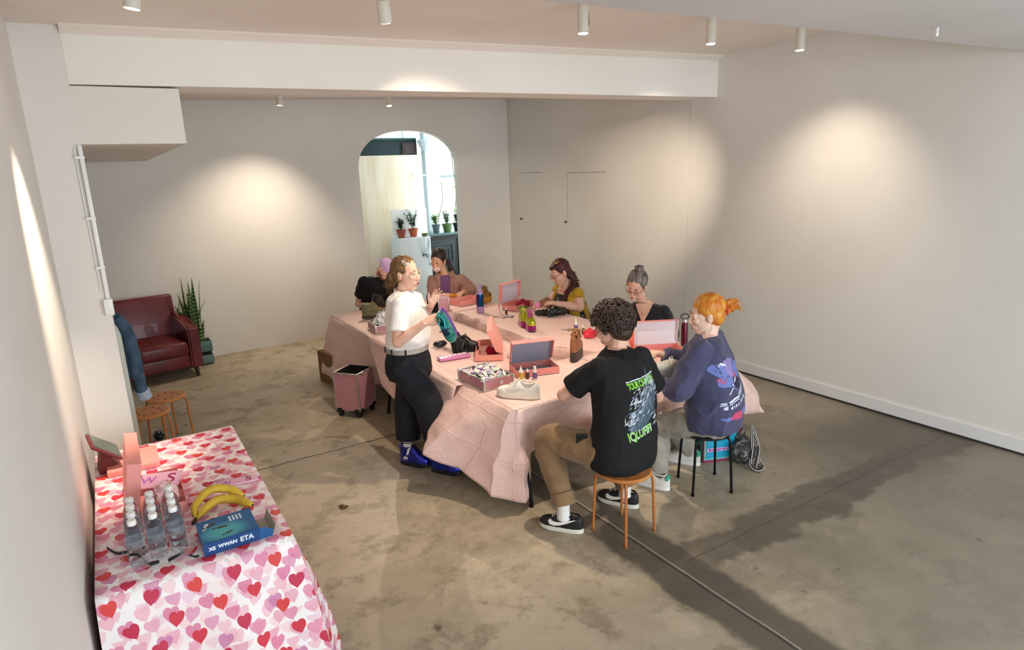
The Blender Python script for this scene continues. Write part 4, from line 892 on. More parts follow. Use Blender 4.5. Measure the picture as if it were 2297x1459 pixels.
bm = B(); sect(bm, secs_between([pel-UP*.07, pel, wst, cht, shc, nk], [lat]*6, [fw]*6, [(.20, .17), (.21, .19), (.19, .17), (.19, .16), (.16, .10), (.062, .062)]))
hP, hM = head(bm, hc, unit(-RT*.97+HD*.05-UP*.16), s=1.12); ell(bm, hP(0, .03, -.085), (.05, .05, .03), hM); cap(bm, nk-UP*.03, hP(0, -.03, -.06), .062, .06)
arm(bm, shR, elR, wrR); arm(bm, shL, elL, wrL); leg(bm, hipL, knL, anL, anL+V((-.06, .17, 0))); leg(bm, hipR, knR, anR, anR+V((-.08, .17, 0)))
hand(bm, wrR, -RT*.98+HD*.1, UP*.8-HD*.3, True, (25, 30, 36, 40)); hand(bm, wrL, -RT*.5+HD*.8+UP*.3, UP*.3-RT*.8, False, (35, 38, 42, 45))
obj('body', remesh(bm, .0045, 1), SK4, t, 180, world=True)
HO = mat('hair_orange', '#c8701f', .4, hx2='#dba03c', vs=26, stretch=(1, 1, .5), bump=.4, bs=80)
face_parts(t, hP, hM, 1.12, mat('brow_brown', '#6b4426', .6))
def ex(bm): ell(bm, hP(0, -.085, .03), (.055, .04, .06), hM)
shell_hair(t, hP, hM, 1.12, HO, ex, amp=.006, big=1.04)
bm = B(); strands(bm, [hP(0, -.115, .02), hP(.01, -.11, .04)], [hP(0, -.145, .05), hP(0, -.175, .045), hP(0, -.20, .02)], 60, .006, 5, .010); strands(bm, [hP(0, -.12, .0)], [hP(.0, -.15, .0), hP(0, -.17, .03), hP(0, -.15, .06)], 50, .006, 6, .011); bm = remesh(bm, .005, 1); obj('bun', bm, HO, t, 180, world=True)
bm = B()
for k in range(26):
    a = 2*pi*k/26; r_ = .030+.006*sin(a*7); ell(bm, hP(r_*cos(a), -.128+.004*sin(5*a), .015+r_*sin(a)), (.012, .013, .012), hM, 8)
obj('scrunchie', remesh(bm, .004, 1), mat('scrunchie_red', '#c4391f', .6, bump=.3), t, 180, world=True)
IND = fabric('indigo_sweatshirt', '#3f3f5c', '#494868')
def tee(bm):
    sect(bm, secs_between([pel-UP*.06-fw*.02, pel+UP*.02-fw*.025, wst-fw*.01, cht, shc+UP*.012, nk-UP*.005], [lat]*6, [fw]*6, [(.22, .190), (.235, .205), (.225, .192), (.21, .17), (.172, .115), (.072, .072)]))
    for s, e, w in ((shL, elL, wrL), (shR, elR, wrR)): limbtube(bm, [s, s.lerp(e, .5), e+unit(e-w)*.02, e.lerp(w, .45), e.lerp(w, .78)], [.082, .092, .086, .07, .052]); ell(bm, s, .08); ell(bm, e, .085)
sw = garment(t, 'sweatshirt', tee, IND, .007, .012, (7, 7, 4.5), 9)
bm = B(); c = nk-UP*.018; tube(bm, [c+lat*.073*cos(a)+fw*.066*sin(a) for a in [2*pi*k/24 for k in range(24)]], .008, 8, closed=True); obj('neckband', bm, IND, t, 180, world=True)
bo = cht-fw*.4; R = random.Random(8)
def pr2(poly, m, nm='back_print'):
    bm = B(); vs = [bm.verts.new(V((p[0], p[1], 0))) for p in poly]; bm.faces.new(vs); densify(bm, .014); dd = unit(fw*.9+lat*-.0)
    place2d(bm, bo-lat*.085, lat, UP); project(bm, sw, fw, .002+.0004*len(poly) % .001); inv = WM(sw).inverted(); bmesh.ops.transform(bm, matrix=inv, verts=bm.verts); obj(nm, bm, m, sw, 180, fix=False)
PP = [mat('print_periwinkle', '#6a78b8', .7), mat('print_rose', '#c2486a', .7), mat('print_pale', '#dfe2f2', .7), mat('print_violet', '#8e7fb4', .7), mat('print_navy', '#22233f', .7)]
def blob(cx, cy, rx, ry, m, n=12, j=.35):
    pr2([(cx+rx*cos(2*pi*k/n)*(1+R.uniform(-j, j)), cy+ry*sin(2*pi*k/n)*(1+R.uniform(-j, j))) for k in range(n)], m)
for (x, y, rx, ry, c) in [(-.08, .02, .05, .06, 0), (0, .03, .06, .06, 3), (.08, .0, .05, .07, 0), (-.07, -.06, .05, .04, 0), (.05, -.08, .06, .035, 4), (-.09, -.045, .022, .02, 1), (.02, .075, .05, .018, 3), (-.06, .06, .028, .012, 2), (-.02, -.30, .07, .03, 1), (.07, -.29, .05, .022, 0), (-.11, -.31, .03, .018, 0), (.03, -.02, .03, .02, 1)]: blob(x, y-.02, rx, ry, PP[c])
for (x0, y0, x1, y1, w, c) in [(-.13, -.22, .13, -.14, .006, 2), (-.13, -.235, .13, -.158, .003, 2), (-.03, -.11, .04, -.02, .005, 2), (.0, .05, .01, -.01, .006, 2), (-.03, -.12, -.08, -.16, .003, 2), (-.03, -.12, .03, -.17, .003, 3), (-.03, -.11, .07, -.12, .003, 0)]:
    d = unit((x1-x0, y1-y0, 0)); n = V((-d.y, d.x, 0))*w; pr2([(x0-n.x, y0-n.y), (x1-n.x, y1-n.y), (x1+n.x, y1+n.y), (x0+n.x, y0+n.y)], PP[c])
for k in range(11):
    x = -.12+k*.023; pr2([(x, -.262+.003*k), (x+R.uniform(.006, .016), -.262+.003*k), (x+.014, -.245+.003*k+R.uniform(-.004, .012)), (x+.002, -.247+.003*k)], PP[2], 'lettering')
GRYP = fabric('grey_joggers', '#9d978b', '#8f897e')
def trs(bm):
    sect(bm, secs_between([pel-UP*.085, pel-UP*.03, pel+UP*.05], [lat]*3, [fw]*3, [(.20, .17), (.22, .20), (.20, .18)]))
    limbtube(bm, [hipL, hipL.lerp(knL, .5)+UP*.01, knL, knL.lerp(anL, .5), anL+UP*.015], [.118, .108, .090, .082, .062], seg=20); limbtube(bm, [hipR, hipR.lerp(knR, .5), knR, knR.lerp(anR, .5), anR+UP*.015], [.118, .108, .09, .080, .060], seg=20); ell(bm, knL, .09); ell(bm, knR, .09)
garment(t, 'trousers', trs, GRYP, .008, .010, (8, 8, 5), 12)
SWH = mat('sneaker_offwhite', '#dcdad3', .5); SGR = mat('sneaker_green', '#2f9a78', .5); 
for i, ((tx, ty), (hx_, hy_)) in enumerate((((3.11, 3.33), (3.21, 3.04)), ((3.57, 3.47), (3.70, 3.18)))):
    d = V((tx-hx_, ty-hy_, 0)); sh, up = shoe('shoe', '', '', ((tx+hx_)/2, (ty+hy_)/2, .0), atan2(-d.x, d.y), 'low', .31, t, mats=(SWH, mat('sneaker_sole_white', '#e6e4de', .5), NL, SWH))
    bm = B(); ell(bm, (0, -.136, .098), (.034, .014, .026)); obj('heel_tab', bm, SGR, up, 60)
# ================================================================== woman in the black V-neck behind the box
D = 6.38; fw = unit(-RT*.45-HD*.9); lat = unit(fw.cross(UP)); t = person('person in a black V-neck and red-framed glasses, looking down behind the white-lined box', (4.45, 4.8, 0))
pel = J(1452, 800, D+.06); wst = J(1452, 765, D+.05); cht = J(1451, 722, D+.02); shc = J(1449, 692, D); nk = J(1443, 672, D-.01); hc = J(1427, 640, D-.10)
shR, shL = shc+lat*.185-UP*.015, shc-lat*.185-UP*.015; elR, wrR = J(1402, 750, D-.05), J(1425, 765, D-.28); elL, wrL = J(1512, 752, D+.02), J(1478, 768, D-.25)
meas('V', pel, shc, nk, hc); meas('Va', shR, elR, wrR)
def seatleg(bm, pel, lat, fw):
    for q in (-1, 1):
        h = pel+lat*.1*q; k = h+fw*.40-UP*.02; a = V((k.x, k.y, .09))+fw*.02; leg(bm, h, k, a, a+fw*.15)
def seatpants(t, pel, lat, fw, m, seed):
    def f(bm):
        sect(bm, secs_between([pel-UP*.085, pel-UP*.03, pel+UP*.07], [lat]*3, [fw]*3, [(.18, .15), (.20, .16), (.18, .15)]))
        for q in (-1, 1):
            h = pel+lat*.1*q; k = h+fw*.40-UP*.02; a = V((k.x, k.y, .09))+fw*.02; limbtube(bm, [h, h.lerp(k, .5), k, k.lerp(a, .5), a], [.105, .095, .075, .07, .06]); ell(bm, k, .075)
    garment(t, 'trousers', f, m, .010, .005, seed=seed)
    for q in (-1, 1):
        h = pel+lat*.1*q; k = h+fw*.40-UP*.02; shoe('shoe', '', '', (k.x+fw.x*.08, k.y+fw.y*.08, 0), atan2(-fw.x, fw.y), 'low', .27, t, mats=(PB, RUB, NB, PB))
bm = B(); sect(bm, secs_between([pel-UP*.07, pel, wst, cht, shc, nk], [lat]*6, [fw]*6, [(.17, .13), (.18, .15), (.17, .13), (.175, .13), (.165, .085), (.056, .056)]))
hP, hM = head(bm, hc, unit(-RT*.46-HD*.72-UP*.46), unit(UP*.8-HD*.4), s=1.17); cap(bm, nk-UP*.03, hP(0, -.03, -.06), .052, .052); arm(bm, shR, elR, wrR); arm(bm, shL, elL, wrL); seatleg(bm, pel, lat, fw)
hand(bm, wrR, -HD+RT*.3, UP, True, (30, 34, 38, 40)); hand(bm, wrL, -HD-RT*.5, UP, False, (30, 34, 38, 40))
obj('body', remesh(bm, .005, 1), SK1, t, 180, world=True)
HG = mat('hair_grey_brown', '#4a403b', .5, hx2='#8d857f', vs=34, stretch=(1, 1, .3), bump=.4, bs=90)
face_parts(t, hP, hM, 1.17, mat('brow_grey', '#4b3b32', .6)); shell_hair(t, hP, hM, 1.17, HG)
bm = B(); R = random.Random(5)
for k in range(26): a = R.uniform(0, 6.3); c = hP(.022*cos(a), -.05+.022*sin(a), .145+R.uniform(-.014, .02)); curl(bm, c, unit(UP), .018, .007, 1.0, R)
ell(bm, hP(0, -.05, .145), (.03, .03, .026), hM); obj('bun', remesh(bm, .004, 1), HG, t, 180, world=True)
glasses(t, hP, 1.17, mat('frame_red', '#8e2230', .3))
BKV = fabric('black_knit', '#151416', '#1c1b1d')
def tee(bm):
    sect(bm, secs_between([pel-UP*.06, pel+UP*.02, wst, cht, shc+UP*.010, nk-UP*.024], [lat]*6, [fw]*6, [(.20, .16), (.20, .17), (.20, .155), (.215, .15), (.183, .10), (.080, .064)]))
    for s, e, w in ((shL, elL, wrL), (shR, elR, wrR)): limbtube(bm, [s, s.lerp(e, .5), e, e.lerp(w, .5), e.lerp(w, .85)], [.064, .064, .056, .05, .042]); ell(bm, s, .062)
vt = garment(t, 'top', tee, BKV, .008, .006, seed=21)
# the V of skin at the neck lies just over the knit
bm = B(); vs = [bm.verts.new(V(p+(0,))) for p in ((-.085, .055), (-.06, -.01), (0, -.135), (.06, -.01), (.085, .055), (.05, .08), (-.05, .08))]; bm.faces.new(vs); densify(bm, .014); place2d(bm, shc+fw*.5, lat*-1, UP); project(bm, vt, -fw, .003); obj('neckline', bm, SK1, t, 180, world=True, fix=False)
bm = B(); tube(bm, [hP(0, 0, 0)*0+shc+fw*(.112+.004*sin(a))+lat*(.05*cos(a))+UP*(.02-.05*sin(a)) for a in [pi*k/14 for k in range(15)]], .0016, 5); ell(bm, shc+fw*.118-UP*.034, .009, None, 10); obj('necklace', bm, mat('gold', '#d9b45c', .3, metal=.9), t, 60, world=True)
seatpants(t, pel, lat, fw, fabric('charcoal_trousers', '#26262a'), 22)
# ================================================================== woman in yellow with long dark red hair
D = 7.22; fw = unit(-RT*.80-HD*.5); lat = unit(fw.cross(UP)); t = person('person in a yellow cardigan and dark floral dress working at the far table edge', (4.55, 5.8, 0))
pel = J(1290, 742, D+.12); wst = J(1290, 715, D+.08); cht = J(1278, 680, D+.02); shc = J(1275, 652, D); nk = J(1268, 641, D-.02); hc = J(1256, 612, D-.06)
shR, shL = shc+lat*.17-UP*.015, shc-lat*.17-UP*.015; elR, wrR = J(1232, 682, D+.10), J(1216, 683, D-.22); elL, wrL = J(1300, 690, D-.20), J(1238, 680, D-.26)
meas('Y', pel, shc, nk, hc); meas('Ya', shL, elL, wrL); meas('Yr', shR, elR, wrR)
bm = B(); sect(bm, secs_between([pel-UP*.07, pel, wst, cht, shc, nk], [lat]*6, [fw]*6, [(.19, .16), (.20, .18), (.18, .16), (.185, .155), (.155, .095), (.056, .056)]))
hP, hM = head(bm, hc, unit(-RT*.74-HD*.38-UP*.42), unit(UP*.85-RT*.3), s=1.15); cap(bm, nk-UP*.03, hP(0, -.03, -.06), .052, .052); arm(bm, shR, elR, wrR, (.058, .052, .046, .028)); arm(bm, shL, elL, wrL, (.062, .054, .048, .028)); seatleg(bm, pel, lat, fw)
hand(bm, wrR, -RT*.8-HD*.5, UP, True, (40, 46, 50, 55), .95); hand(bm, wrL, -RT*.95-HD*.1, UP*.8-HD*.3, False, (42, 48, 52, 56), .95)
obj('body', remesh(bm, .005, 1), SK1, t, 180, world=True); PINCH = wrL-RT*.1-UP*.005
HR = mat('hair_dark_red', '#2c1314', .45, hx2='#5a1c1e', vs=22, stretch=(1, 1, .3), bump=.4, bs=90)
def ex(bm):
    ell(bm, hP(0, -.06, -.03), (.085, .07, .10), hM); ell(bm, hP(0, .04, .085), (.05, .04, .03), hM)
face_parts(t, hP, hM, 1.15, HR); shell_hair(t, hP, hM, 1.15, HR, ex)
bm = B(); p1 = [hP(-.07, -.02, -.03), hP(-.085, -.0, -.02)]
strands(bm, [hP(-.065, -.03, .0), hP(-.07, -.05, -.04)], [hP(-.08, -.05, -.12), shc-lat*.09+fw*.06+UP*.0, shc-lat*.08+fw*.12-UP*.15, shc-lat*.06+fw*.15-UP*.27], 90, .0045, 7, .016)
strands(bm, [hP(.02, -.08, .0), hP(-.03, -.09, -.02)], [hP(0, -.10, -.12), shc-fw*.10-UP*.02, shc-fw*.13-UP*.16], 90, .0045, 8, .026); strands(bm, [hP(.06, -.03, .0)], [hP(.08, -.02, -.1), shc+lat*.08+fw*.08-UP*.1], 50, .0045, 9, .014)
obj('long_hair', remesh(bm, .006, 1), HR, t, 180, world=True)
bm = B()
for q, z in ((-.045, .10), (.05, .12)):
    for a in range(5): ell(bm, hP(q+.011*cos(a*1.26), .0+.011*sin(a*1.26), z+.012), (.008, .008, .005), hM, 8)
    obj('hair_flower', bm, mat('flower_yellow', '#f0d65a', .5), t, 60, world=True); bm = B()
bm.free(); glasses(t, hP, 1.15, mat('frame_brown', '#7d4a38', .3))
g = G('floral_print', .8); tc = g.node('TexCoord').outputs['Object']; vo = g.node('TexVoronoi'); g.put(vo.inputs['Vector'], tc); vo.inputs['Scale'].default_value = 30
hs = g.node('HueSaturation'); g.put(hs.inputs['Color'], vo.outputs['Color']); hs.inputs['Saturation'].default_value = .9; hs.inputs['Value'].default_value = .7
m_ = g.math('MULTIPLY', g.ss(vo.outputs['Distance'], .34, .26), g.ss(g.noise(tc, 11, 2), .40, .48)); g.put(g.b.inputs['Base Color'], g.mix(m_, '#14171f', hs.outputs[0])); FLORAL = g.m
def tee(bm): sect(bm, secs_between([pel-UP*.09, pel+UP*.02, wst, cht, shc-UP*.03], [lat]*5, [fw]*5, [(.22, .19), (.225, .20), (.195, .175), (.20, .172), (.15, .11)])); [limbtube(bm, [pel+lat*.1*q, pel+lat*.1*q+fw*.22, pel+lat*.11*q+fw*.42-UP*.03], [.12, .12, .11]) for q in (-1, 1)]; cap(bm, pel+fw*.1, pel+fw*.38, .13, .11)
garment(t, 'dress', tee, FLORAL, .008, .004, seed=31)
YEL = fabric('yellow_knit', '#cda828', '#b8941f', bump=.5, bs=160)
def card(bm):
    for q, s, e in ((-1, shL, elL), (1, shR, elR)):
        limbtube(bm, [s, s.lerp(e, .28)], [.074, .078], n=3); ell(bm, s, .075)
        limbtube(bm, [shc+lat*q*.10+UP*.012-fw*.0, shc+lat*q*.15+fw*.06-UP*.06, cht+lat*q*.155+fw*.085, wst+lat*q*.155+fw*.09], [.048, .052, .06, .06], flat=.7)
    sect(bm, secs_between([pel+UP*.03, wst, cht, shc+UP*.012, nk-UP*.02], [lat]*5, [fw]*5, [(.215, .12), (.205, .12), (.21, .12), (.172, .09), (.075, .06)])) if False else None
    rs = []
    for c, hw, hd in ((pel+UP*.03, .222, .20), (wst, .205, .185), (cht, .212, .178), (shc+UP*.005, .176, .11), (nk-UP*.025, .085, .075)):
        rs.append([c+lat*(hw*cos(a))+fw*(hd*sin(a)) for a in [pi+.12+(pi-.24)*k/16 for k in range(17)]]+[c+lat*((hw-.03)*cos(a))+fw*((hd-.03)*sin(a)) for a in [pi+.12+(pi-.24)*k/16 for k in range(16, -1, -1)]])
    rings(bm, rs)
garment(t, 'cardigan', card, YEL, .008, .004, seed=32)
seatpants(t, pel-UP*.02, lat, fw, fabric('black_tights', '#17171a'), 33)
# ================================================================== masked woman at the back
D = 8.32; fw = unit(-RT*.05-HD*1.0); lat = unit(fw.cross(UP)); t = person('person in a pink face mask and dusty pink jacket at the rear table', (3.55, 7.65, 0))
pel = J(1003, 712, D+.05); wst = J(1003, 690, D+.04); cht = J(1003, 655, D); shc = J(1002, 624, D-.01); nk = J(998, 612, D-.03); hc = J(983, 584, D-.10)
shR, shL = shc+lat*.185-UP*.02, shc-lat*.185-UP*.02; elR, wrR = J(970, 673, D-.18), J(997, 662, D-.33); elL, wrL = J(1057, 650, D-.05), J(1036, 657, D-.30)
meas('K', pel, shc, nk, hc); meas('Ka', shL, elL, wrL); meas('Kr', shR, elR, wrR)
bm = B(); sect(bm, secs_between([pel-UP*.07, pel, wst, cht, shc, nk], [lat]*6, [fw]*6, [(.17, .13), (.18, .15), (.16, .12), (.17, .125), (.16, .085), (.052, .052)]))
hP, hM = head(bm, hc, unit(-RT*.30-HD*.75-UP*.40), unit(UP*.8-HD*.45), s=1.14); cap(bm, nk-UP*.03, hP(0, -.03, -.06), .05, .05); arm(bm, shR, elR, wrR); arm(bm, shL, elL, wrL); seatleg(bm, pel, lat, fw)
hand(bm, wrR, RT*.85-HD*.4-UP*.1, UP*.7-HD*.6, True, (30, 36, 42, 46), 1.0, thumb=(30, 30)); hand(bm, wrL, -RT*.55-HD*.7-UP*.3, UP*.6-HD*.4, False, (38, 44, 48, 52), 1.0, thumb=(25, 35))
obj('body', remesh(bm, .005, 1), SK3, t, 180, world=True); KH = (wrR+wrL)/2-HD*.06
HD_ = mat('hair_black_brown', '#1d1413', .4, hx2='#35231f', vs=30, stretch=(1, 1, .3), bump=.35, bs=90)
face_parts(t, hP, hM, 1.14, HD_)
shell_hair(t, hP, hM, 1.14, HD_, lambda bm: ell(bm, hP(0, -.07, -.03), (.075, .055, .09), hM))
bm = B(); strands(bm, [hP(-.04, -.07, .0)], [hP(-.08, -.09, -.08), shc-lat*.10-fw*.02+UP*.03, shc-lat*.14+fw*.02-UP*.03], 60, .0045, 3, .014); strands(bm, [hP(.05, -.05, .0)], [hP(.085, -.04, -.07), hP(.09, -.05, -.13), shc+lat*.09+fw*.05-UP*.02], 50, .0045, 4, .01); obj('long_hair', remesh(bm, .006, 1), HD_, t, 180, world=True)
bm = B(); ell(bm, hP(0, .062, -.062), (.060, .052, .058), hM, 24); cap(bm, hP(0, .075, -.02), hP(0, .112, -.055), .02, .016); cap(bm, hP(0, .112, -.055), hP(0, .08, -.10), .018, .02); mk = obj('face_mask', remesh(bm, .004, 2), mat('mask_pink', '#ecc9c8', .7), t, 180, world=True)
bm = B(); [tube(bm, spline([hP(q*.055, .06, z), hP(q*.075, .02, z*.6), hP(q*.086, -.012, z2)], 4), .0018, 6) for q in (-1, 1) for z, z2 in ((-.04, .015), (-.085, -.035))]; inv = WM(mk).inverted(); bmesh.ops.transform(bm, matrix=inv, verts=bm.verts); obj('ear_loop', bm, mat('mask_pink', ''), mk)
PUR = fabric('purple_top', '#6c4470', '#8c5e90', vs=60)
garment(t, 'top', lambda bm: sect(bm, secs_between([pel, wst, cht, shc+UP*.0, nk-UP*.02], [lat]*5, [fw]*5, [(.185, .15), (.17, .14), (.175, .145), (.15, .10), (.06, .058)])), PUR, .008, .004, seed=41)
JK = fabric('dusty_pink_jacket', '#a87d70', '#96695e', rough=.6)
def jk(bm):
    for s, e, w in ((shL, elL, wrL), (shR, elR, wrR)): limbtube(bm, [s, s.lerp(e, .5), e, e.lerp(w, .4), e.lerp(w, .72)], [.066, .072, .074, .070, .062]); ell(bm, s, .066); ell(bm, e, .07)
    rs = []
    for c, hw, hd in ((pel-UP*.02, .225, .19), (wst, .21, .18), (cht, .215, .178), (shc+UP*.012, .18, .12), (nk-UP*.005, .095, .085)):
        A_ = [pi*.5+.42+(2*pi-.84)*k/28 for k in range(29)]; rs.append([c+lat*(hw*cos(a))+fw*(hd*sin(a)) for a in A_]+[c+lat*((hw-.032)*cos(a))+fw*((hd-.032)*sin(a)) for a in A_[::-1]])
    rings(bm, rs)
    for q in (-1, 1): limbtube(bm, [nk+lat*q*.085-fw*.03+UP*.01, nk+lat*q*.095+fw*.05-UP*.015, shc+lat*q*.085+fw*.115-UP*.05, cht+lat*q*.085+fw*.17], [.026, .03, .028, .014], flat=.6)
garment(t, 'jacket', jk, JK, .008, .012, (9, 9, 6), 42)
seatpants(t, pel, lat, fw, fabric('dark_jeans', '#22252e'), 43)
# ================================================================== man in the lilac cap
D = 8.02; fw = unit(RT*.55-HD*.85); lat = unit(fw.cross(UP)); t = person('person in a backwards lilac cap and black tee bent over at the far left', (2.85, 7.75, 0))
pel = J(842, 722, D+.12); wst = J(842, 695, D+.08); cht = J(845, 655, D+.02); shc = J(848, 626, D-.02); nk = J(853, 618, D-.05); hc = J(864, 604, D-.16)
shR, shL = shc+lat*.185-UP*.015, shc-lat*.185-UP*.015; elR, wrR = J(804, 682, D-.02), J(838, 690, D-.24); elL, wrL = J(888, 680, D-.10), J(868, 690, D-.30)
meas('C', pel, shc, nk, hc); meas('Ca', shR, elR, wrR)
bm = B(); sect(bm, secs_between([pel-UP*.07, pel, wst, cht, shc, nk], [lat]*6, [fw]*6, [(.18, .14), (.19, .16), (.18, .14), (.19, .14), (.175, .095), (.06, .06)]))
hP, hM = head(bm, hc, unit(RT*.48-HD*.45-UP*.72), unit(UP*.6+RT*.5-HD*.2), s=1.05); cap(bm, nk-UP*.03, hP(0, -.03, -.06), .06, .058); arm(bm, shR, elR, wrR, (.054, .046, .044, .03)); arm(bm, shL, elL, wrL, (.054, .046, .044, .03)); seatleg(bm, pel, lat, fw)
hand(bm, wrR, RT*.7-HD*.6, UP, True, (35, 40, 44, 48), 1.05); hand(bm, wrL, -HD*.8+RT*.1, UP, False, (35, 40, 44, 48), 1.05); CAPH = (wrR+wrL)/2-HD*.08+UP*.03
obj('body', remesh(bm, .005, 1), SK2, t, 180, world=True)
HBR = mat('beard_brown', '#7d4f3a', .7, hx2='#5d3a2a', vs=60, bump=.6, bs=200)
face_parts(t, hP, hM, 1.05, HBR)
bm = B(); ell(bm, hP(0, .05, -.095), (.045, .042, .03), hM); ell(bm, hP(.045, .02, -.06), (.016, .04, .035), hM); ell(bm, hP(-.045, .02, -.06), (.016, .04, .035), hM); obj('beard', remesh(bm, .005, 1, fold_disp(.004, (90, 90, 90), 2)), HBR, t, 180, world=True)
bm = B(); ell(bm, hP(0, -.016, .048), (.084, .101, .084), hM, 24); r_ = [hP(.083*cos(a), -.016+.1*sin(a), .03) for a in [2*pi*k/24 for k in range(24)]]; tube(bm, r_, .006, 8, closed=True); cp = obj('cap', bm, mat('cap_lilac', '#c8a8cf', .8, bump=.2, bs=250), t, 60, world=True)
bm = B(); P_ = [[hP((.058-.008*abs(j))*i/5.0, -.112-.055*(1-(i/5.5)**2)*j/4, .018-.012*j/4) for j in range(5)] for i in range(-5, 6)]; sheet(bm, P_); inv = WM(cp).inverted(); bmesh.ops.transform(bm, matrix=inv, verts=bm.verts); solid(obj('brim', bm, mat('cap_lilac', ''), cp, 60), .004)
garment(t, 'tee', lambda bm: (sect(bm, secs_between([pel-UP*.05, pel+UP*.02, wst, cht, shc+UP*.012, nk-UP*.005], [lat]*6, [fw]*6, [(.20, .16), (.21, .18), (.20, .16), (.208, .158), (.18, .108), (.07, .068)])), [limbtube(bm, [s-UP*.005, s.lerp(e, .35), s.lerp(e, .62)], [.074, .078, .082]) and None or ell(bm, s, .074) for s, e in ((shL, elL), (shR, elR))]), BT, .008, .006, seed=51)
seatpants(t, pel, lat, fw, fabric('brown_trousers', '#3a322c'), 52)
# ------------------------------------------------------------------ stools
OW = mat('stool_orange', '#c4793c', .4, hx2='#cf8748', vs=8); OM = mat('stool_orange_leg', '#b56f38', .35)
def stool(lab, c, rz, sm, lm, r=.162, h=.45, spread=.155, holes=True):
    t = thing('stool', lab, 'stool', (c[0], c[1], 0), rz, 'round four-legged stools'); bm = B()
    lathe(bm, [(.001, h-.022), (r-.006, h-.022), (r, h-.014), (r, h-.006), (r-.006, h), (.001, h)], 48); s = obj('seat', bm, sm, t, 35)
    if holes:
        for k in range(8):
            a = 2*pi*k/8+.2; rr = r*(.62 if k % 2 else .5); bm = B(); cyl(bm, (rr*cos(a), rr*sin(a), h-.004), (rr*cos(a), rr*sin(a), h+.0007), .011, .011, 14); obj('hole', bm, mat('hole_dark', '#5b3018', .8), s)
    for k in range(4):
        a = pi/4+k*pi/2; x, y = cos(a), sin(a); bm = B()
        tube(bm, spline([(x*r*.35, y*r*.35, h-.03), (x*r*.82, y*r*.82, h-.03), (x*r*.98, y*r*.98, h-.045), (x*(r+.006), y*(r+.006), h-.09)], 5)+[V((x*(spread+.028), y*(spread+.028), .012))], .0095, 10); l = obj('leg', bm, lm, t)
        bm = B(); cyl(bm, (x*(spread+.028), y*(spread+.028), 0), (x*(spread+.028), y*(spread+.028), .016), .0115, .0115, 10); obj('foot_cap', bm, mat('cap_brown', '#8a5a34', .6) if holes else BM, l)
    return t
stool('orange stool the person in the tour tee sits on', (2.578, 2.838), radians(7), OW, OM, r=.178, spread=.172)
stool('black-legged stool the person in the indigo sweatshirt sits on', (3.48, 2.955), radians(-26), mat('stool_black', '#1a1b1d', .4), BM, holes=False, r=.178, spread=.178)
stool('empty orange stool nearer the armchair', (.23, 6.36), .5, OW, OM)
stool('empty orange stool half hidden by the pillar edge', (.075, 6.0), .2, OW, OM)
sp = B(); 
t = thing('shoulder_pouch', 'small shiny black pouch on the floor behind the heart-print table', 'pouch', (.13, 6.5, 0)); ell(sp, (0, 0, .045), (.05, .07, .045), None, 20); bmesh.ops.delete(sp, geom=[v for v in sp.verts if v.co.z < .001], context='VERTS'); bmesh.ops.holes_fill(sp, edges=sp.edges); obj('body', sp, mat('pouch_black', '#16171b', .25), t)
bm = B(); tube(bm, [(.0, -.06+.12*k/10, .085+.02*sin(pi*k/10)) for k in range(11)], .005, 6); obj('strap', bm, mat('strap_grey', '#9da3ab', .4), t)
lf = B(); leaf(lf, (0, 0, .012), (1, .3, .1), .07, .02); leaf(lf, (.02, .01, .01), (-.3, 1, .2), .05, .018)
o = obj('dry_leaf', lf, mat('leaf_dry', '#5c3b22', .8), None, 180); o.location = PZ(765, 1143, 0).xy.to_3d(); tag(o, 'dry curled brown leaf on the concrete floor between the two table groups', 'leaf'); solid(o, .002)
# ------------------------------------------------------------------ armchair
LE = mat('red_leather', '#5f1a1e', .38, hx2='#7a2a2b', vs=3.5, bump=.12, bs=55, coat=.15, lo=.45, hi=.75); WD = mat('dark_wood', '#2a1d18', .45)
t = thing('armchair', 'worn dark red leather armchair in the far left corner', 'armchair', (.31, 8.73, 0), radians(9))
def soft(bm, a, b, r=.03): box(bm, a, b, r, seg=4)
bm = B(); soft(bm, (-.28, -.36, .13), (.28, .32, .30)); obj('seat_base', bm, LE, t)
bm = B(); soft(bm, (-.27, -.40, .29), (.27, .26, .46), .045); obj('seat_cushion', bm, LE, t)
for q in (-1, 1):
    bm = B(); pts = [(-.38, .12), (.34, .12), (.34, .72), (.12, .70), (-.02, .64), (-.38, .62)]; prism(bm, pts, .28 if q > 0 else -.41, .41 if q > 0 else -.28, 'x'); es = list(bm.edges); bmesh.ops.bevel(bm, geom=es, offset=.022, segments=3, affect='EDGES'); obj('armrest', bm, LE, t)
bm = B(); M_ = Matrix.Translation((0, .25, .30)) @ Matrix.Rotation(radians(-11), 4, 'X'); box(bm, (-.345, 0, 0), (.345, .14, .66), .035, M=M_, seg=4); obj('backrest', bm, LE, t)
for x, y in ((-.33, -.31), (.33, -.31), (-.33, .28), (.33, .28)):
    bm = B(); cyl(bm, (x, y, .14), (x*1.04, y*1.06, 0), .03, .02, 12); obj('leg', bm, WD, t)
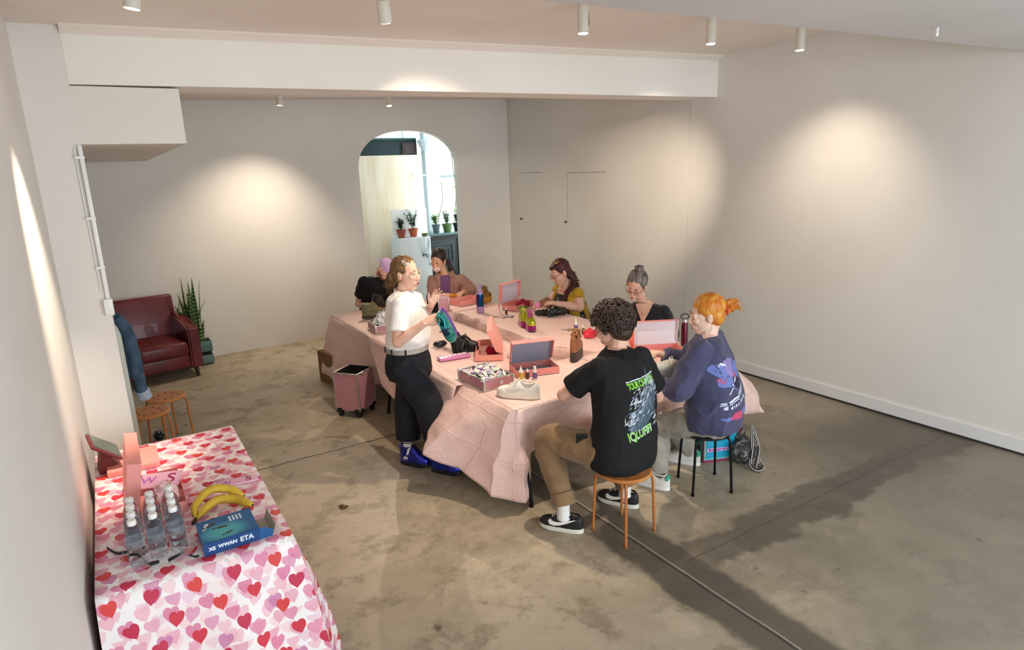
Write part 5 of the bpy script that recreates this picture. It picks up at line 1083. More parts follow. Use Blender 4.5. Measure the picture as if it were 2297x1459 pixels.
# plinth with the denim jacket
bm = B(); box(bm, (-.55, 5.5, 0), (-.018, 5.62, 1.345), .004); tag(obj('plinth', bm, mat('plinth_cream', '#d6d3c6', .6)), 'tall narrow white plinth standing right behind the pillar, jacket over it', 'plinth')
DN = mat('denim', '#33475a', .85, hx2='#4a6076', vs=12, bump=.3, bs=150); DN2 = mat('denim_light', '#aab4c4', .8)
t = thing('denim_jacket', 'blue denim jacket with pale turned-up cuffs draped over the plinth behind the pillar', 'jacket', (-.02, 5.56, 1.3))
def dj(bm):
    limbtube(bm, [(-.12, 5.56, 1.375), (-.03, 5.56, 1.38), (.0, 5.56, 1.30), (-.005, 5.57, 1.15), (-.002, 5.58, 1.0), (0, 5.58, .88)], [.035, .05, .055, .06, .058, .04], seg=16, flat=.5)
    limbtube(bm, [(-.03, 5.52, 1.37), (.012, 5.52, 1.28), (.035, 5.53, 1.1), (.045, 5.54, .92), (.052, 5.55, .76)], [.04, .046, .044, .042, .04], seg=14)
bm = B(); dj(bm); obj('body', remesh(bm, .008, 2, fold_disp(.010, (10, 10, 6), 3)), DN, t, 180, world=True)
bm = B(); tube(bm, [(.052, 5.55, .775), (.066, 5.556, .70)], [.048, .052], 18); obj('cuff', remesh(bm, .006, 1, fold_disp(.004, seed=4)), DN2, t, 180, world=True)
# snake plant in a slatted crate
t = thing('snake_plant', 'tall snake plant in a grey-green slatted crate beside the red armchair', 'plant', (.80, 9.03, 0)); CRT = mat('crate_paint', '#55706f', .7, hx2='#6a8482', vs=7); CD = mat('crate_dark', '#1e2422', .9)
bm = B(); box(bm, (-.15, -.13, .02), (.13, .12, .30)); obj('crate_core', bm, CD, t)
for z0, z1 in ((.02, .13), (.18, .31)):
    bm = B(); box(bm, (-.16, -.145, z0), (.145, -.13, z1), .002); box(bm, (.13, -.13, z0), (.145, .13, z1), .002); box(bm, (-.16, -.13, z0), (-.145, .13, z1), .002); obj('crate_board', bm, CRT, t)
gl = G('snake_leaf', .45); tc = gl.node('TexCoord').outputs['Object']; zz = gl.xyz(tc)[2]
st = gl.ss(gl.math('ADD', gl.math('SINE', gl.math('MULTIPLY', zz, 130)), gl.math('MULTIPLY', gl.noise(tc, 30, 3), 2.4)), .9, 1.6); gl.put(gl.b.inputs['Base Color'], gl.mix(st, '#2c4a2a', '#6d8a4c')); SNL = gl.m
R = random.Random(3)
for k in range(26):
    a = R.uniform(0, 6.28); r0 = R.uniform(0, .09); L = R.uniform(.32, .75) if k > 3 else R.uniform(.8, .95); lean = R.uniform(0, .28); ww = R.uniform(.030, .044); b = R.uniform(0, pi); P_ = []
    dx, dy = cos(a), sin(a); px_, py_ = cos(b), sin(b)
    if k == 15: lean, L = .7, .4
    for i in range(9):
        u = i/8; c = V((-.01+dx*r0+dx*lean*L*u*u, -.01+dy*r0+dy*lean*L*u*u, .26+L*u*(1-.25*lean*u))); w_ = ww*(.75+.6*u if u < .5 else 1.05*(1-u)/.5+.02*(1-u))*1; w_ = max(w_, .001); P_.append([c+V((px_, py_, 0))*w_*q+V((-py_, px_, 0))*(.25*w_*abs(q)) for q in (-1, -.5, 0, .5, 1)])
    bm = B(); sheet(bm, P_); solid(obj('leaf', bm, SNL, t, 180), .004)
# ------------------------------------------------------------------ wheeled pink case
PK = mat('case_pink', '#b98189', .45, hx2='#c08a91', vs=5, bump=.05, bs=300); AL = mat('aluminium', '#c9c6c2', .3, metal=.85); FOAM = mat('case_lining', '#0c0c0e', .9); BPL = mat('black_plastic', '#131315', .4)
t = thing('trolley_case', 'open pink beauty trolley case with silver edges and black wheels on the floor', 'case', (1.87, 6.02, 0), radians(38)); W_, D_, H0, H1 = .29, .27, .075, .46
a, b = W_/2, D_/2
for (x0, y0, x1, y1) in ((-a, -b, a, -b+.008), (-a, b-.008, a, b), (-a, -b+.008, -a+.008, b-.008), (a-.008, -b+.008, a, b-.008)):
    bm = B(); box(bm, (x0, y0, H0), (x1, y1, H1)); obj('side_panel', bm, PK, t)
bm = B(); box(bm, (-a+.008, -b+.008, H0), (a-.008, b-.008, H0+.01)); obj('bottom', bm, FOAM, t)
for (x0, y0, x1, y1) in ((-a+.0081, -b+.0081, a-.0081, -b+.012), (-a+.0081, b-.012, a-.0081, b-.0081), (-a+.0081, -b+.012, -a+.012, b-.012), (a-.012, -b+.012, a-.0081, b-.012)):
    bm = B(); box(bm, (x0, y0, H0+.01), (x1, y1, H1-.004)); obj('lining', bm, FOAM, t)
for x in (-a, a):
    for y in (-b, b):
        bm = B(); box(bm, (x-.007, y-.007, H0), (x+.007, y+.007, H1+.002), .002); obj('corner_edge', bm, AL, t)
for p, q in (((-a, -b), (a, -b)), ((a, -b), (a, b)), ((a, b), (-a, b)), ((-a, b), (-a, -b))):
    bm = B(); box(bm, (min(p[0], q[0])-.006, min(p[1], q[1])-.006, H1-.012), (max(p[0], q[0])+.006, max(p[1], q[1])+.006, H1+.003), .002); obj('rim', bm, AL, t)
for x in (-a+.03, a-.03):
    for y in (-b+.03, b-.03):
        bm = B(); box(bm, (x-.035, y-.035, H0-.025), (x+.035, y+.035, H0+.02), .006); f_ = obj('wheel_mount', bm, BPL, t); bm = B(); cyl(bm, (x-.012, y, .026), (x+.012, y, .026), .026, .026, 18); obj('wheel', bm, BPL, f_)
for q in ((.05, -b-.006), (-.06, -b-.006)): bm = B(); box(bm, (q[0]-.016, q[1]-.006, H1-.035), (q[0]+.016, q[1]+.006, H1-.006), .003); obj('latch', bm, AL, t)
bm = B(); box(bm, (a+.006, -.05, H1-.09), (a+.014, .07, H1-.0), .003); box(bm, (a+.006, -.05, .1), (a+.012, -.04, H1-.09)); box(bm, (a+.006, .06, .1), (a+.012, .07, H1-.09)); obj('handle_frame', bm, BPL, t)
# cardboard box behind the far left cloth
CBD = mat('cardboard', '#8b6a44', .8, hx2='#7a5a38', vs=6)
t = thing('cardboard_box', 'brown cardboard box on the floor, poking out from under the far left cloth', 'box', (2.10, 7.16, 0), radians(8)); bm = B(); box(bm, (-.2, -.18, 0), (.3, .2, .36)); obj('body', bm, CBD, t)
bm = B(); rings(bm, [[(-.205, -.18, .36), (-.2, -.18, .36), (-.2, .2, .36), (-.205, .2, .36)], [(-.285, -.18, .42), (-.28, -.18, .42), (-.28, .2, .42), (-.285, .2, .42)]]); obj('flap', bm, CBD, t)
# ------------------------------------------------------------------ bags on the floor
t = thing('shopping_bag', 'glossy turquoise shopping bag with red edging standing behind the black stool', 'bag', (3.93, 3.22, 0), radians(-22)); TQ = mat('bag_turquoise', '#1f9cc0', .25, coat=.4); TQ2 = mat('bag_teal_side', '#5fa9a8', .35, coat=.3, hx2='#7cbcb4', vs=10); MG = mat('bag_magenta', '#a0174f', .4)
h_ = .40; bm = B(); rings(bm, [[(-.15, -.07, 0), (.15, -.07, 0), (.15, .08, 0), (-.15, .08, 0)], [(-.155, -.065, h_), (.155, -.065, h_), (.155, .06, h_), (-.155, .06, h_)], [(-.15, -.06, h_), (.15, -.06, h_), (.15, .055, h_), (-.15, .055, h_)], [(-.145, -.055, .01), (.145, -.055, .01), (.145, .06, .01), (-.145, .06, .01)]]); obj('body', bm, TQ2, t)
bm = B(); box(bm, (-.125, -.0725, .03), (.125, -.0715, .35)); obj('front_panel', bm, TQ, t)
bm = B(); box(bm, (-.125, -.074, .085), (.125, -.0728, .115)); f_ = obj('lettering_band', bm, mat('band_lilac', '#c9a2d4', .5), t)
bm = text_bm('Pieces  Thames', .024, bold=.0006) if False else B()
R = random.Random(1)
for k in range(9): x = -.11+k*.025; box(bm, (x, -.0752, .093+R.uniform(0, .003)), (x+R.uniform(.010, .019), -.0742, .105+R.uniform(-.003, .004)))
obj('lettering', bm, MG, f_)
for x0, x1, z0, z1 in ((-.152, .152, 0, .012), (.145, .156, 0, h_), (-.156, -.149, 0, h_)): bm = B(); box(bm, (x0, -.0755, z0), (x1, -.0665, z1)); obj('edging', bm, MG, t)
for y in (-.05, .05): bm = B(); tube(bm, spline([(-.06, y, h_), (-.04, y, h_+.07), (.04, y, h_+.07), (.06, y, h_)], 5), .003, 6); obj('handle', bm, MG, t)
for x, y_, z in ((-.1525, -.01, .2), (-.1525, .03, .28), (-.1525, .01, .1)): bm = B(); box(bm, (x-.003, y_-.014, z-.014), (x, y_+.014, z+.014)); obj('printed_square', bm, mat('print_brown', '#7c3b3e', .5), t)
t = thing('tote_bag', 'slumped dark patterned tote bag with black-and-white striped straps on the floor', 'bag', (4.00, 2.98, 0)); TB = mat('tote_pattern', '#3e3d3a', .7, hx2='#8d8a86', vs=26, lo=.5, hi=.6)
bm = B(); ell(bm, (.02, .06, .09), (.10, .10, .10)); cap(bm, (.04, .10, .12), (.07, .12, .24), .07, .02); bm = remesh(bm, .008, 2, fold_disp(.02, (14, 14, 10), 4)); 
for v in bm.verts: v.co.z = max(v.co.z, 0)
obj('body', bm, TB, t, 180)
SW_, SB_ = mat('stripe_white', '#dcd9d2', .7), mat('stripe_black', '#16161b', .7)
def strap(pts, nm='strap'):
    pp = spline(pts, 8); bm = B(); tube(bm, pp, .013, 8, flat=.35); s_ = obj(nm, bm, SB_, t, 60)
    for o in (-.006, .006):
        bm = B(); q = []
        for i, p in enumerate(pp): d = (pp[min(i+1, len(pp)-1)]-pp[max(i-1, 0)]).normalized(); x, y = frame(d); q.append(p+x*o)
        tube(bm, q, .0035, 6, flat=1.6); obj('stripe', bm, SW_, s_, 60)
strap([(.06, .02, .30), (.0, -.04, .18), (-.06, -.08, .05), (-.04, -.13, .015), (.04, -.12, .014), (.08, -.06, .03), (.06, -.02, .12)]); strap([(.09, .04, .30), (.05, -.06, .17), (.0, -.09, .09), (-.03, -.10, .03)])
# ------------------------------------------------------------------ things on the pink cloths
ZI = .7535
BXP = mat('box_pink', '#ec9a94', .6, hx2='#e8928c', vs=4); BXW = mat('box_lining', '#d9d2de', .7); RD = fabric('red_fabric', '#b3163a', '#8f0f30'); PKL = mat('box_peach', '#f3a89a', .6)
def openbox(lab, fl, fr, depth, h, ang, inner=None, lidin=None, lw=.045, m=BXP, z=ZI, sf=None):
    fl = V(fl); fr = V(fr); w_ = (fr-fl); w_.z = 0; W = w_.length; rz = atan2(w_.y, w_.x); t = thing('mailer_box', lab, 'box', ((fl.x+fr.x)/2, (fl.y+fr.y)/2, z), rz); T = .004; inner = inner or m; lidin = lidin or BXW
    bm = B(); a = W/2
    box(bm, (-a, 0, 0), (a, depth, T)); obj('bottom', bm, inner, t)
    for p, q in (((-a, 0), (a, T)), ((-a, depth-T), (a, depth)), ((-a, T), (-a+T, depth-T)), ((a-T, T), (a, depth-T))):
        bm = B(); box(bm, (p[0], p[1], T), (q[0], q[1], h)); obj('side_wall', bm, m, t)
    M = Matrix.Translation((0, depth, h)) @ Matrix.Rotation(-radians(ang), 4, 'X')
    bm = B(); box(bm, (-a, -depth, 0), (a, 0, T), M=M); l = obj('lid', bm, m, t)
    bm = B(); box(bm, (-a+T, -depth+T, -.0015), (a-T, -.001, -.0003), M=M); obj('lid_lining', bm, lidin, l)
    bm = B(); box(bm, (-a, -depth, -lw), (a, -depth+T, 0), M=M); obj('lid_flap', bm, m, l)
    for q in (-1, 1): bm = B(); prism(bm, [(-depth+T, 0), (-.01, 0), (-.05, -lw), (-depth+T, -lw)], min(q*a, q*(a-T)), max(q*a, q*(a-T)), 'x', M=M); obj('lid_flap', bm, sf or m, l)
    return t, M
def crumple(name, lab, cat, c, r, m, seed, parent=None, amp=.35, n=5, flat=.55):
    R = random.Random(seed); bm = B()
    for k in range(n): a = R.uniform(0, 6.3); ell(bm, (r[0]*.5*cos(a)*R.random(), r[1]*.5*sin(a)*R.random(), r[2]*.5), (r[0]*R.uniform(.4, .65), r[1]*R.uniform(.4, .65), r[2]*R.uniform(.5, .9)), None, 14)
    bm = remesh(bm, .005, 3, fold_disp(min(r)*amp*.8, (20, 20, 20), seed))
    for v in bm.verts: v.co.z = max(v.co.z, 0)
    if parent: o = obj(name, bm, m, parent, 180); o.location = c; return o
    o = obj(name, bm, m, None, 180); o.location = c; return tag(o, lab, cat)
# open beauty-case tray full of tubes
def tray(lab, c, rz, W, D, H, name='cosmetic_case'):
    t = thing(name, lab, 'case', (c[0], c[1], ZI), rz); a, b = W/2, D/2
    bm = B(); box(bm, (-a+.005, -b+.005, 0), (a-.005, b-.005, .01)); obj('bottom', bm, FOAM, t)
    for x0, y0, x1, y1 in ((-a, -b, a, -b+.007), (-a, b-.007, a, b), (-a, -b+.007, -a+.007, b-.007), (a-.007, -b+.007, a, b-.007)):
        bm = B(); box(bm, (x0, y0, .0), (x1, y1, H)); p = obj('side_panel', bm, PK, t)
    for z in (0, H-.006):
        for x0, y0, x1, y1 in ((-a-.002, -b-.002, a+.002, -b+.009), (-a-.002, b-.009, a+.002, b+.002), (-a-.002, -b+.009, -a+.009, b-.009), (a-.009, -b+.009, a+.002, b-.009)):
            bm = B(); box(bm, (x0, y0, z), (x1, y1, z+.008), .001); obj('rim', bm, AL, t)
    for x in (-a, a):
        for y in (-b, b): bm = B(); box(bm, (x-.009, y-.009, -.0005), (x+.009, y+.009, H+.003), .003); obj('corner_edge', bm, AL, t)
    bm = B(); box(bm, (.0, -b-.008, H*.35), (.035, -b-.001, H*.75), .003); ell(bm, (.017, -b-.01, H*.5), (.010, .005, .010)); obj('lock', bm, AL, t)
    return t
tray('open pink case with silver edges packed with small tubes, at the near table corner', (2.30, 4.10), radians(2), .26, .37, .085)
tray('open pink case with silver edges holding white tissue, left of the standing person', (2.45, 6.24), radians(-6), .52, .30, .075)
crumple('tissue', 'crumpled white tissue paper heaped in the pink case by the boots', 'tissue', (2.33, 6.24, ZI+.012), (.16, .12, .12), mat('tissue_white', '#efedec', .8), 4, amp=.5, n=7)
TUBES = [mat('tube_%d' % i, h, .35) for i, h in enumerate(['#e9e6e6', '#cbb7dd', '#d8e6c8', '#e7c3d4', '#c9dbe8', '#f2efe6', '#9a6fa8', '#e4e0dd'])]; CAPW = mat('cap_white', '#f4f2ef', .35)
R = random.Random(12); protos = []
for m in TUBES:
    t = thing('craft_tube', 'small squeeze tube or bottle of craft paint lying in the open pink case', 'tube', (0, 0, -5), 0, 'small tubes heaped in the open pink case'); bm = B(); tube(bm, [(0, -.028, 0), (0, -.02, 0), (0, .012, 0), (0, .020, 0)], [.011, .013, .012, .006], 12, flat=.8); obj('body', bm, m, t, 50)
    bm = B(); cyl(bm, (0, .020, 0), (0, .036, 0), .007, .006, 12); obj('cap', bm, CAPW, t, 40); protos.append(t)
for i in range(56):
    x = 2.30+(-.105+.21*((i % 7)/6))+R.uniform(-.008, .008); y = 4.10+(-.15+.30*((i//7)/7))+R.uniform(-.01, .01); o = dup(protos[i % 8], (x, y, ZI+.060+R.uniform(0, .03)))
    o.rotation_euler = (R.uniform(-.3, .6), R.uniform(-.5, .5), R.uniform(0, 6.28))
for p in protos:
    for c in list(p.children): bpy.data.objects.remove(c)
    bpy.data.objects.remove(p)
# white sneaker
WS = mat('sneaker_white', '#e9e4d8', .5, bump=.08, bs=120); 
_, up = shoe('sneaker', 'plain white low-top sneaker at the near table edge beside the open pink case', 'shoe', (2.32, 3.67, ZI), atan2(.22, .29), 'low', .33, mats=(WS, mat('sole_ivory', '#e4dccb', .5), mat('lace_ivory', '#efe9de', .7), WS)); swoosh(up, mat('mark_ivory', '#ddd5c6', .45), .33)
def bottle(lab, p, h, r, bm_, lm, cm, nozzle=True, name='glue_bottle', cat='bottle', caph=.25):
    t = thing(name, lab, cat, (p[0], p[1], ZI)); b = B(); lathe(b, [(r*.9, 0), (r, .003), (r, h*.58), (r*.8, h*.66), (r*.4, h*.68)], 20); obj('body', b, bm_, t, 40)
    if lm: b = B(); lathe(b, [(r*1.02, h*.08), (r*1.02, h*.55)], 20, cap=False); obj('label', b, lm, t)
    b = B()
    if nozzle: lathe(b, [(r*.55, h*.66), (r*.55, h*.74), (r*.3, h*.78), (r*.12, h), (.0005, h)], 14)
    else: lathe(b, [(r*.62, h*.66), (r*.62, h*.98), (r*.5, h), (.0005, h)], 16)
    obj('cap', b, cm, t, 40); return t
CR_ = mat('bottle_cream', '#ece6d6', .35); PL_ = mat('label_purple', '#6f5a93', .5); YL_ = mat('label_yellow', '#d9b956', .5); RDV = mat('vial_red', '#4a1016', .2, coat=.5)
bottle('cream bottle with a yellow label and pointed nozzle behind the white sneaker', (2.54, 3.97), .115, .021, CR_, YL_, CAPW); bottle('small amber bottle with white cap, in the middle of three behind the white sneaker', (2.60, 3.97), .075, .014, mat('vial_amber', '#4d3620', .2), None, CAPW, False); bottle('purple-labelled bottle with a white cap, right of three behind the white sneaker', (2.635, 3.92), .105, .018, CR_, PL_, CAPW, False)
bottle('white nozzle bottle beside the purple water bottle', PZ(1124, 706), .13, .018, CR_, None, CAPW); bottle('tiny dark red vial with a white cap next to the water bottle', PZ(1136, 706), .075, .014, RDV, None, CAPW, False)
bottle('purple-labelled nozzle bottle on the far table, beside the dark red vial', PZ(1292, 749), .16, .019, CR_, PL_, CAPW); bottle('dark red vial with a white cap between the nozzle bottle and the red cloth', PZ(1308, 750), .09, .015, RDV, None, CAPW, False)
bm = B(); a, b = PZ(1256, 741), PZ(1288, 742); a.z = b.z = ZI+.005; tube(bm, [a, a.lerp(b, .3), b], [.0015, .004, .0035], 8); tag(obj('paint_brush', bm, mat('brush_grey', '#7d7f7a', .5)), 'thin grey paintbrush lying left of the purple-labelled bottle', 'brush')
# boxes
openbox('open pink box with pale blue lining behind the small bottles', PZ(1160, 850), PZ(1255, 838), .22, .055, 70, mat('lining_blue', '#8f95ad', .6), mat('lining_blue2', '#9aa0b6', .6))
bm = B(); tube(bm, spline([(2.83+.06*cos(k), 4.17+.05*sin(k), ZI+.045+.008*sin(2.3*k)) for k in [i*.9 for i in range(10)]], 4), .003, 6); tag(obj('cable', bm, mat('cable_pale', '#c9ccd6', .5)), 'coil of thin pale cord lying inside the blue-lined pink box', 'cord')
openbox('open pink box whose tall lid stands edge-on near the middle of the table', PZ(1070, 775)+V((0, 0, 0)), PZ(1066, 812), .24, .05, 68, m=PKL)
crumple('red_cloth', 'small lump of red cloth in the box with the edge-on lid', 'cloth', PZ(1105, 795).xy.to_3d()+V((0, 0, ZI+.005)), (.06, .05, .05), RD, 6)
openbox('open pink box holding crimson cloth, left of the person in yellow', PZ(1156, 699), PZ(1197, 685), .24, .055, 84)
q = PZ(1172, 683, .79); crumple('crimson_cloth', 'crumpled crimson cloth spilling out of the box left of the person in yellow', 'cloth', (q.x+.03, q.y+.0, ZI+.006), (.10, .07, .06), RD, 9, amp=.5, n=6)
openbox('large open box with white-lined lid in front of the person in the black V-neck', PZ(1438, 806), PZ(1536, 800), .22, .055, 86, lidin=mat('lining_white', '#e9e4ea', .7), lw=.03, sf=mat('lining_white', ''))
openbox('pink box with its lid up behind the standing person', PZ(905, 712), PZ(950, 706), .22, .055, 62, mat('lining_black', '#1c1a1d', .8))
bm = B(); M_ = Matrix.Translation(PZ(1185, 800).xy.to_3d()+V((-.06, .05, ZI))) @ Matrix.Rotation(-.5, 4, 'Z'); box(bm, (-.1, -.05, 0), (.1, .05, .02), .006, M=M_); tag(obj('paper_packet', bm, mat('packet_white', '#e6e2e8', .6, hx2='#b9aecb', vs=30)), 'flat white and lilac packet behind the blue-lined box', 'packet')
t = thing('sticker_pack', 'pink and white packet lying in front of the black platform shoes', 'packet', (2.40, 4.83, ZI), radians(-8)); bm = B(); box(bm, (-.14, -.05, 0), (.14, .05, .026), .006); obj('wrapper', bm, mat('pack_pink', '#d98ac0', .35, coat=.3), t)
R = random.Random(5)
for k in range(6): bm = B(); x = -.11+k*.042; ell(bm, (x, R.uniform(-.02, .02), .026), (.022, .018, .006), None, 10); obj('print', bm, mat('pack_white', '#efe9f2', .35), t)
# shoes on the table
BK_ = mat('shoe_black', '#17171a', .35, coat=.2); BKS = mat('shoe_black_sole', '#0e0e10', .5)
shoe('platform_shoe', 'black platform shoe lying on its side near the pink packet, left one', 'shoe', (2.49, 5.02, ZI+.06), .6, 'platform', .24, rot=(radians(70), radians(20), .6), mats=(BK_, BKS, BK_, BK_)); shoe('platform_shoe', 'black platform shoe standing beside its fallen mate, right one', 'shoe', (2.60, 4.98, ZI), -2.2, 'platform', .24, mats=(mat('shoe_charcoal', '#2b2826', .4), BKS, BK_, BK_))
t = thing('pouch', 'small rounded black pouch poking out beside the silver belt', 'pouch', (2.47, 5.24, ZI)); bm = B(); ell(bm, (0, 0, .03), (.07, .05, .03)); obj('body', bm, BK_, t); bm = B(); tube(bm, [(-.05+.1*k/8, .0, .058) for k in range(9)], .003, 6); obj('zipper', bm, mat('zip_grey', '#7d7d80', .4, metal=.6), t)
LM = mat('lime_metallic', '#a8b820', .22, metal=.7, hx2='#c8cf4a', vs=12); MGS = mat('magenta_metallic', '#9c2478', .25, metal=.5)
def heelblock(t, m, L=.25, h=.05): pass
d1 = PZ(1180, 736); d2 = PZ(1199, 744)
a1 = atan2(-HD.x*1-.1, HD.y); shoe('platform_shoe', 'lime shoe on a magenta platform, heel facing forward, left of the pair', 'shoe', (d1.x+.03, d1.y+.10, ZI), -YAW+.1, 'platform', .24, s=1.35, mats=(LM, MGS, mat('lace_green', '#4d6d1e', .5), LM)); shoe('platform_shoe', 'lime shoe on a magenta platform, toe facing forward, right of the pair', 'shoe', (d2.x+.0, d2.y+.08, ZI), -YAW+pi+.25, 'platform', .25, s=1.35, mats=(LM, MGS, mat('lace_magenta', '#a03c78', .5), LM))
BRS = mat('shoe_brown', '#8a5836', .4, hx2='#a06c44', vs=10); d3 = PZ(1303, 812); shoe('platform_shoe', 'chunky brown shoe with a dark grey heel, left of the person in the tour tee', 'shoe', (d3.x+.02, d3.y+.09, ZI), -YAW-.35, 'platform', .25, s=1.75, mats=(BRS, mat('shoe_dark_sole', '#3c3430', .5), mat('lace_tan', '#b08a5c', .5), BRS))
GG = mat('boot_sage', '#6d7359', .7, hx2='#8a865c', vs=20); shoe('hiking_boot', 'sage green hiking boot with ochre laces at the far left of the table', 'shoe', (2.43, 6.86, ZI), radians(-100), 'high', .27, mats=(GG, mat('boot_sole_grey', '#4b4a48', .6), mat('lace_ochre', '#b98d34', .6), GG))
shoe('ankle_boot', 'black boot with a tan collar held by the person in the lilac cap', 'shoe', CAPH+V((-.02, -.02, -.02)), 0, 'high', .24, rot=(radians(-15), radians(10), radians(-70)), mats=(BK_, mat('boot_tan', '#8b6b45', .6), BK_, BK_))
TL = mat('teal_iridescent', '#1f8f98', .2, metal=.8, hx2='#43b8b0', vs=9, coat=.6); PS = mat('purple_sole', '#5a1f8f', .35)
yv = unit(-UP*.93+RT*.34+HD*.05); zv = unit(-RT*.15-HD*.95+UP*.12); zv = unit(zv-yv*zv.dot(yv)); xv = yv.cross(zv); c = J(1001, 733, 4.60)
M3 = Matrix(((xv.x, yv.x, zv.x), (xv.y, yv.y, zv.y), (xv.z, yv.z, zv.z))); shoe('platform_shoe', 'shiny teal shoe with a purple sole dangling from the standing person\'s hand', 'shoe', c-zv*.06, 0, 'platform', .27, rot=M3.to_euler(), mats=(TL, PS, mat('lace_ink', '#1b2350', .5), TL))
WG = mat('sneaker_grey', '#c9c6ba', .5); c = J(1494, 822, 4.44); shoe('sneaker', 'grey-white sneaker held by the person in the indigo sweatshirt', 'shoe', c+V((0, 0, -.06)), 0, 'low', .28, rot=(radians(15), radians(-15), radians(60)), mats=(WG, SWH, NL, WG))
t = thing('slipper', 'small brown and pink shoe in the hands of the person in yellow', 'shoe', PINCH); bm = B(); cap(bm, (-.05, 0, 0), (.08, .03, .02), .035, .04); obj('upper', bm, BRS, t); bm = B(); cap(bm, (-.085, -.01, -.005), (-.06, 0, .0), .03, .034); obj('toe_patch', bm, mat('patch_pink', '#e48bb8', .3), t)
t = thing('craft_cloth', 'scrap of orange cloth in the hands of the masked person', 'cloth', KH); bm = B(); ell(bm, (0, 0, -.01), (.055, .03, .02)); obj('fabric', remesh(bm, .005, 1, fold_disp(.008, (40, 40, 40), 2)), mat('orange_cloth', '#c9822c', .8), t, 180)
# water bottle, flask
t = thing('water_bottle', 'tall lilac water bottle with a purple-teal metallic band and loop lid', 'bottle', PZ(1078, 702).xy.to_3d()+V((0, 0, ZI))); LI = mat('lilac_plastic', '#a98cb4', .35); IR = mat('teal_purple_metal', '#1b4f78', .2, metal=.85, hx2='#43218a', vs=5, lo=.45, hi=.55)
bm = B(); lathe(bm, [(.030, 0), (.042, .002), (.043, .075)], 28); obj('boot', bm, LI, t); bm = B(); lathe(bm, [(.041, .075), (.041, .20), (.038, .215)], 28); obj('band', bm, IR, t)
bm = B(); lathe(bm, [(.038, .212), (.034, .235), (.034, .265), (.022, .275), (.020, .30)], 28); lid = obj('lid', bm, LI, t); bm = B(); tube(bm, [(.022*cos(a), 0, .300+.022*sin(a)) for a in [2*pi*k/16 for k in range(16)]], .007, 8, closed=True); obj('loop', bm, LI, lid)
t = thing('flask', 'slim maroon metal flask with a black carabiner lid right of the white-lined box', 'bottle', (4.21, 3.86, ZI)); bm = B(); lathe(bm, [(.026, 0), (.029, .003), (.029, .19), (.021, .215)], 24); obj('body', bm, mat('maroon_metal', '#5e1830', .3, metal=.5), t)
bm = B(); lathe(bm, [(.021, .213), (.021, .235), (.016, .245)], 20); l = obj('lid', bm, AL, t); bm = B(); tube(bm, [V((.0, 0, .268))+(RT*cos(a)*.036+UP*sin(a)*.024) for a in [2*pi*k/18 for k in range(18)]], .0055, 8, closed=True); obj('carabiner', bm, BPL, l)
# masked woman's vanity case
t = thing('vanity_case', 'square pink vanity case with a raised black inner panel in front of the masked person', 'case', (3.19, 6.70, ZI), radians(-25)); bm = B(); box(bm, (-.02, -.11, 0), (.10, .09, .155), .004); obj('body', bm, mat('case_pink_pale', '#d79aa6', .4), t)
bm = B(); box(bm, (-.15, -.12, 0), (-.024, .05, .165), .003); obj('inner_panel', bm, FOAM, t)
for x in (-.02, .10): bm = B(); box(bm, (x-.006, -.117, 0), (x+.006, -.105, .16), .002); obj('corner_edge', bm, AL, t)
bm = B(); box(bm, (-.02, -.114, .15), (.10, -.108, .160)); obj('rim', bm, AL, t)
t = thing('shoe_box', 'long shallow coral box bottom lying at the far side of the rear table', 'box', (3.62, 6.86, ZI), radians(10)); bm = B(); W2, D2, h2 = .38, .24, .06
box(bm, (-W2/2, -D2/2, 0), (W2/2, D2/2, .004)); obj('bottom', bm, BXW, t)
for x0, y0, x1, y1 in ((-.19, -.12, .19, -.116), (-.19, .116, .19, .12), (-.19, -.116, -.186, .116), (.186, -.116, .19, .116)): bm = B(); box(bm, (x0, y0, .004), (x1, y1, h2)); obj('side_wall', bm, BXP, t)
LEO = mat('leopard_gold', '#8f6a2c', .5, hx2='#4a3215', vs=40); shoe('heeled_shoe', 'dark gold patterned shoe resting behind the lilac water bottle', 'shoe', (3.80, 6.72, ZI), radians(-70), 'platform', .25, s=1.4, mats=(LEO, mat('sole_ochre', '#b8862e', .5), LEO, LEO))
# waist bag, oddments
t = thing('waist_bag', 'black leather waist bag with a round buckle lying before the person in yellow', 'bag', PZ(1232, 708).xy.to_3d()+V((0, 0, ZI)), atan2(RT.y, RT.x)); bm = B(); cap(bm, (-.13, 0, .03), (.16, .02, .035), .032, .042); ell(bm, (.05, -.02, .04), (.12, .05, .045)); obj('body', remesh(bm, .007, 2, fold_disp(.006, (20, 20, 20), 3)), BK_, t, 180)
bm = B(); tube(bm, [(.02+.04*cos(a), -.085, .045+.036*sin(a)) for a in [2*pi*k/20 for k in range(20)]], .010, 8, closed=True); ell(bm, (.02, -.075, .045), (.035, .02, .032)); obj('buckle', bm, mat('buckle_navy', '#20242f', .25, coat=.4), t)
q = PZ(1322, 757); crumple('red_cloth', 'bright red cloth on the table just left of the person in the tour tee', 'cloth', (q.x, q.y, ZI), (.11, .07, .055), mat('scarlet_cloth', '#e0394a', .7), 14, n=6)
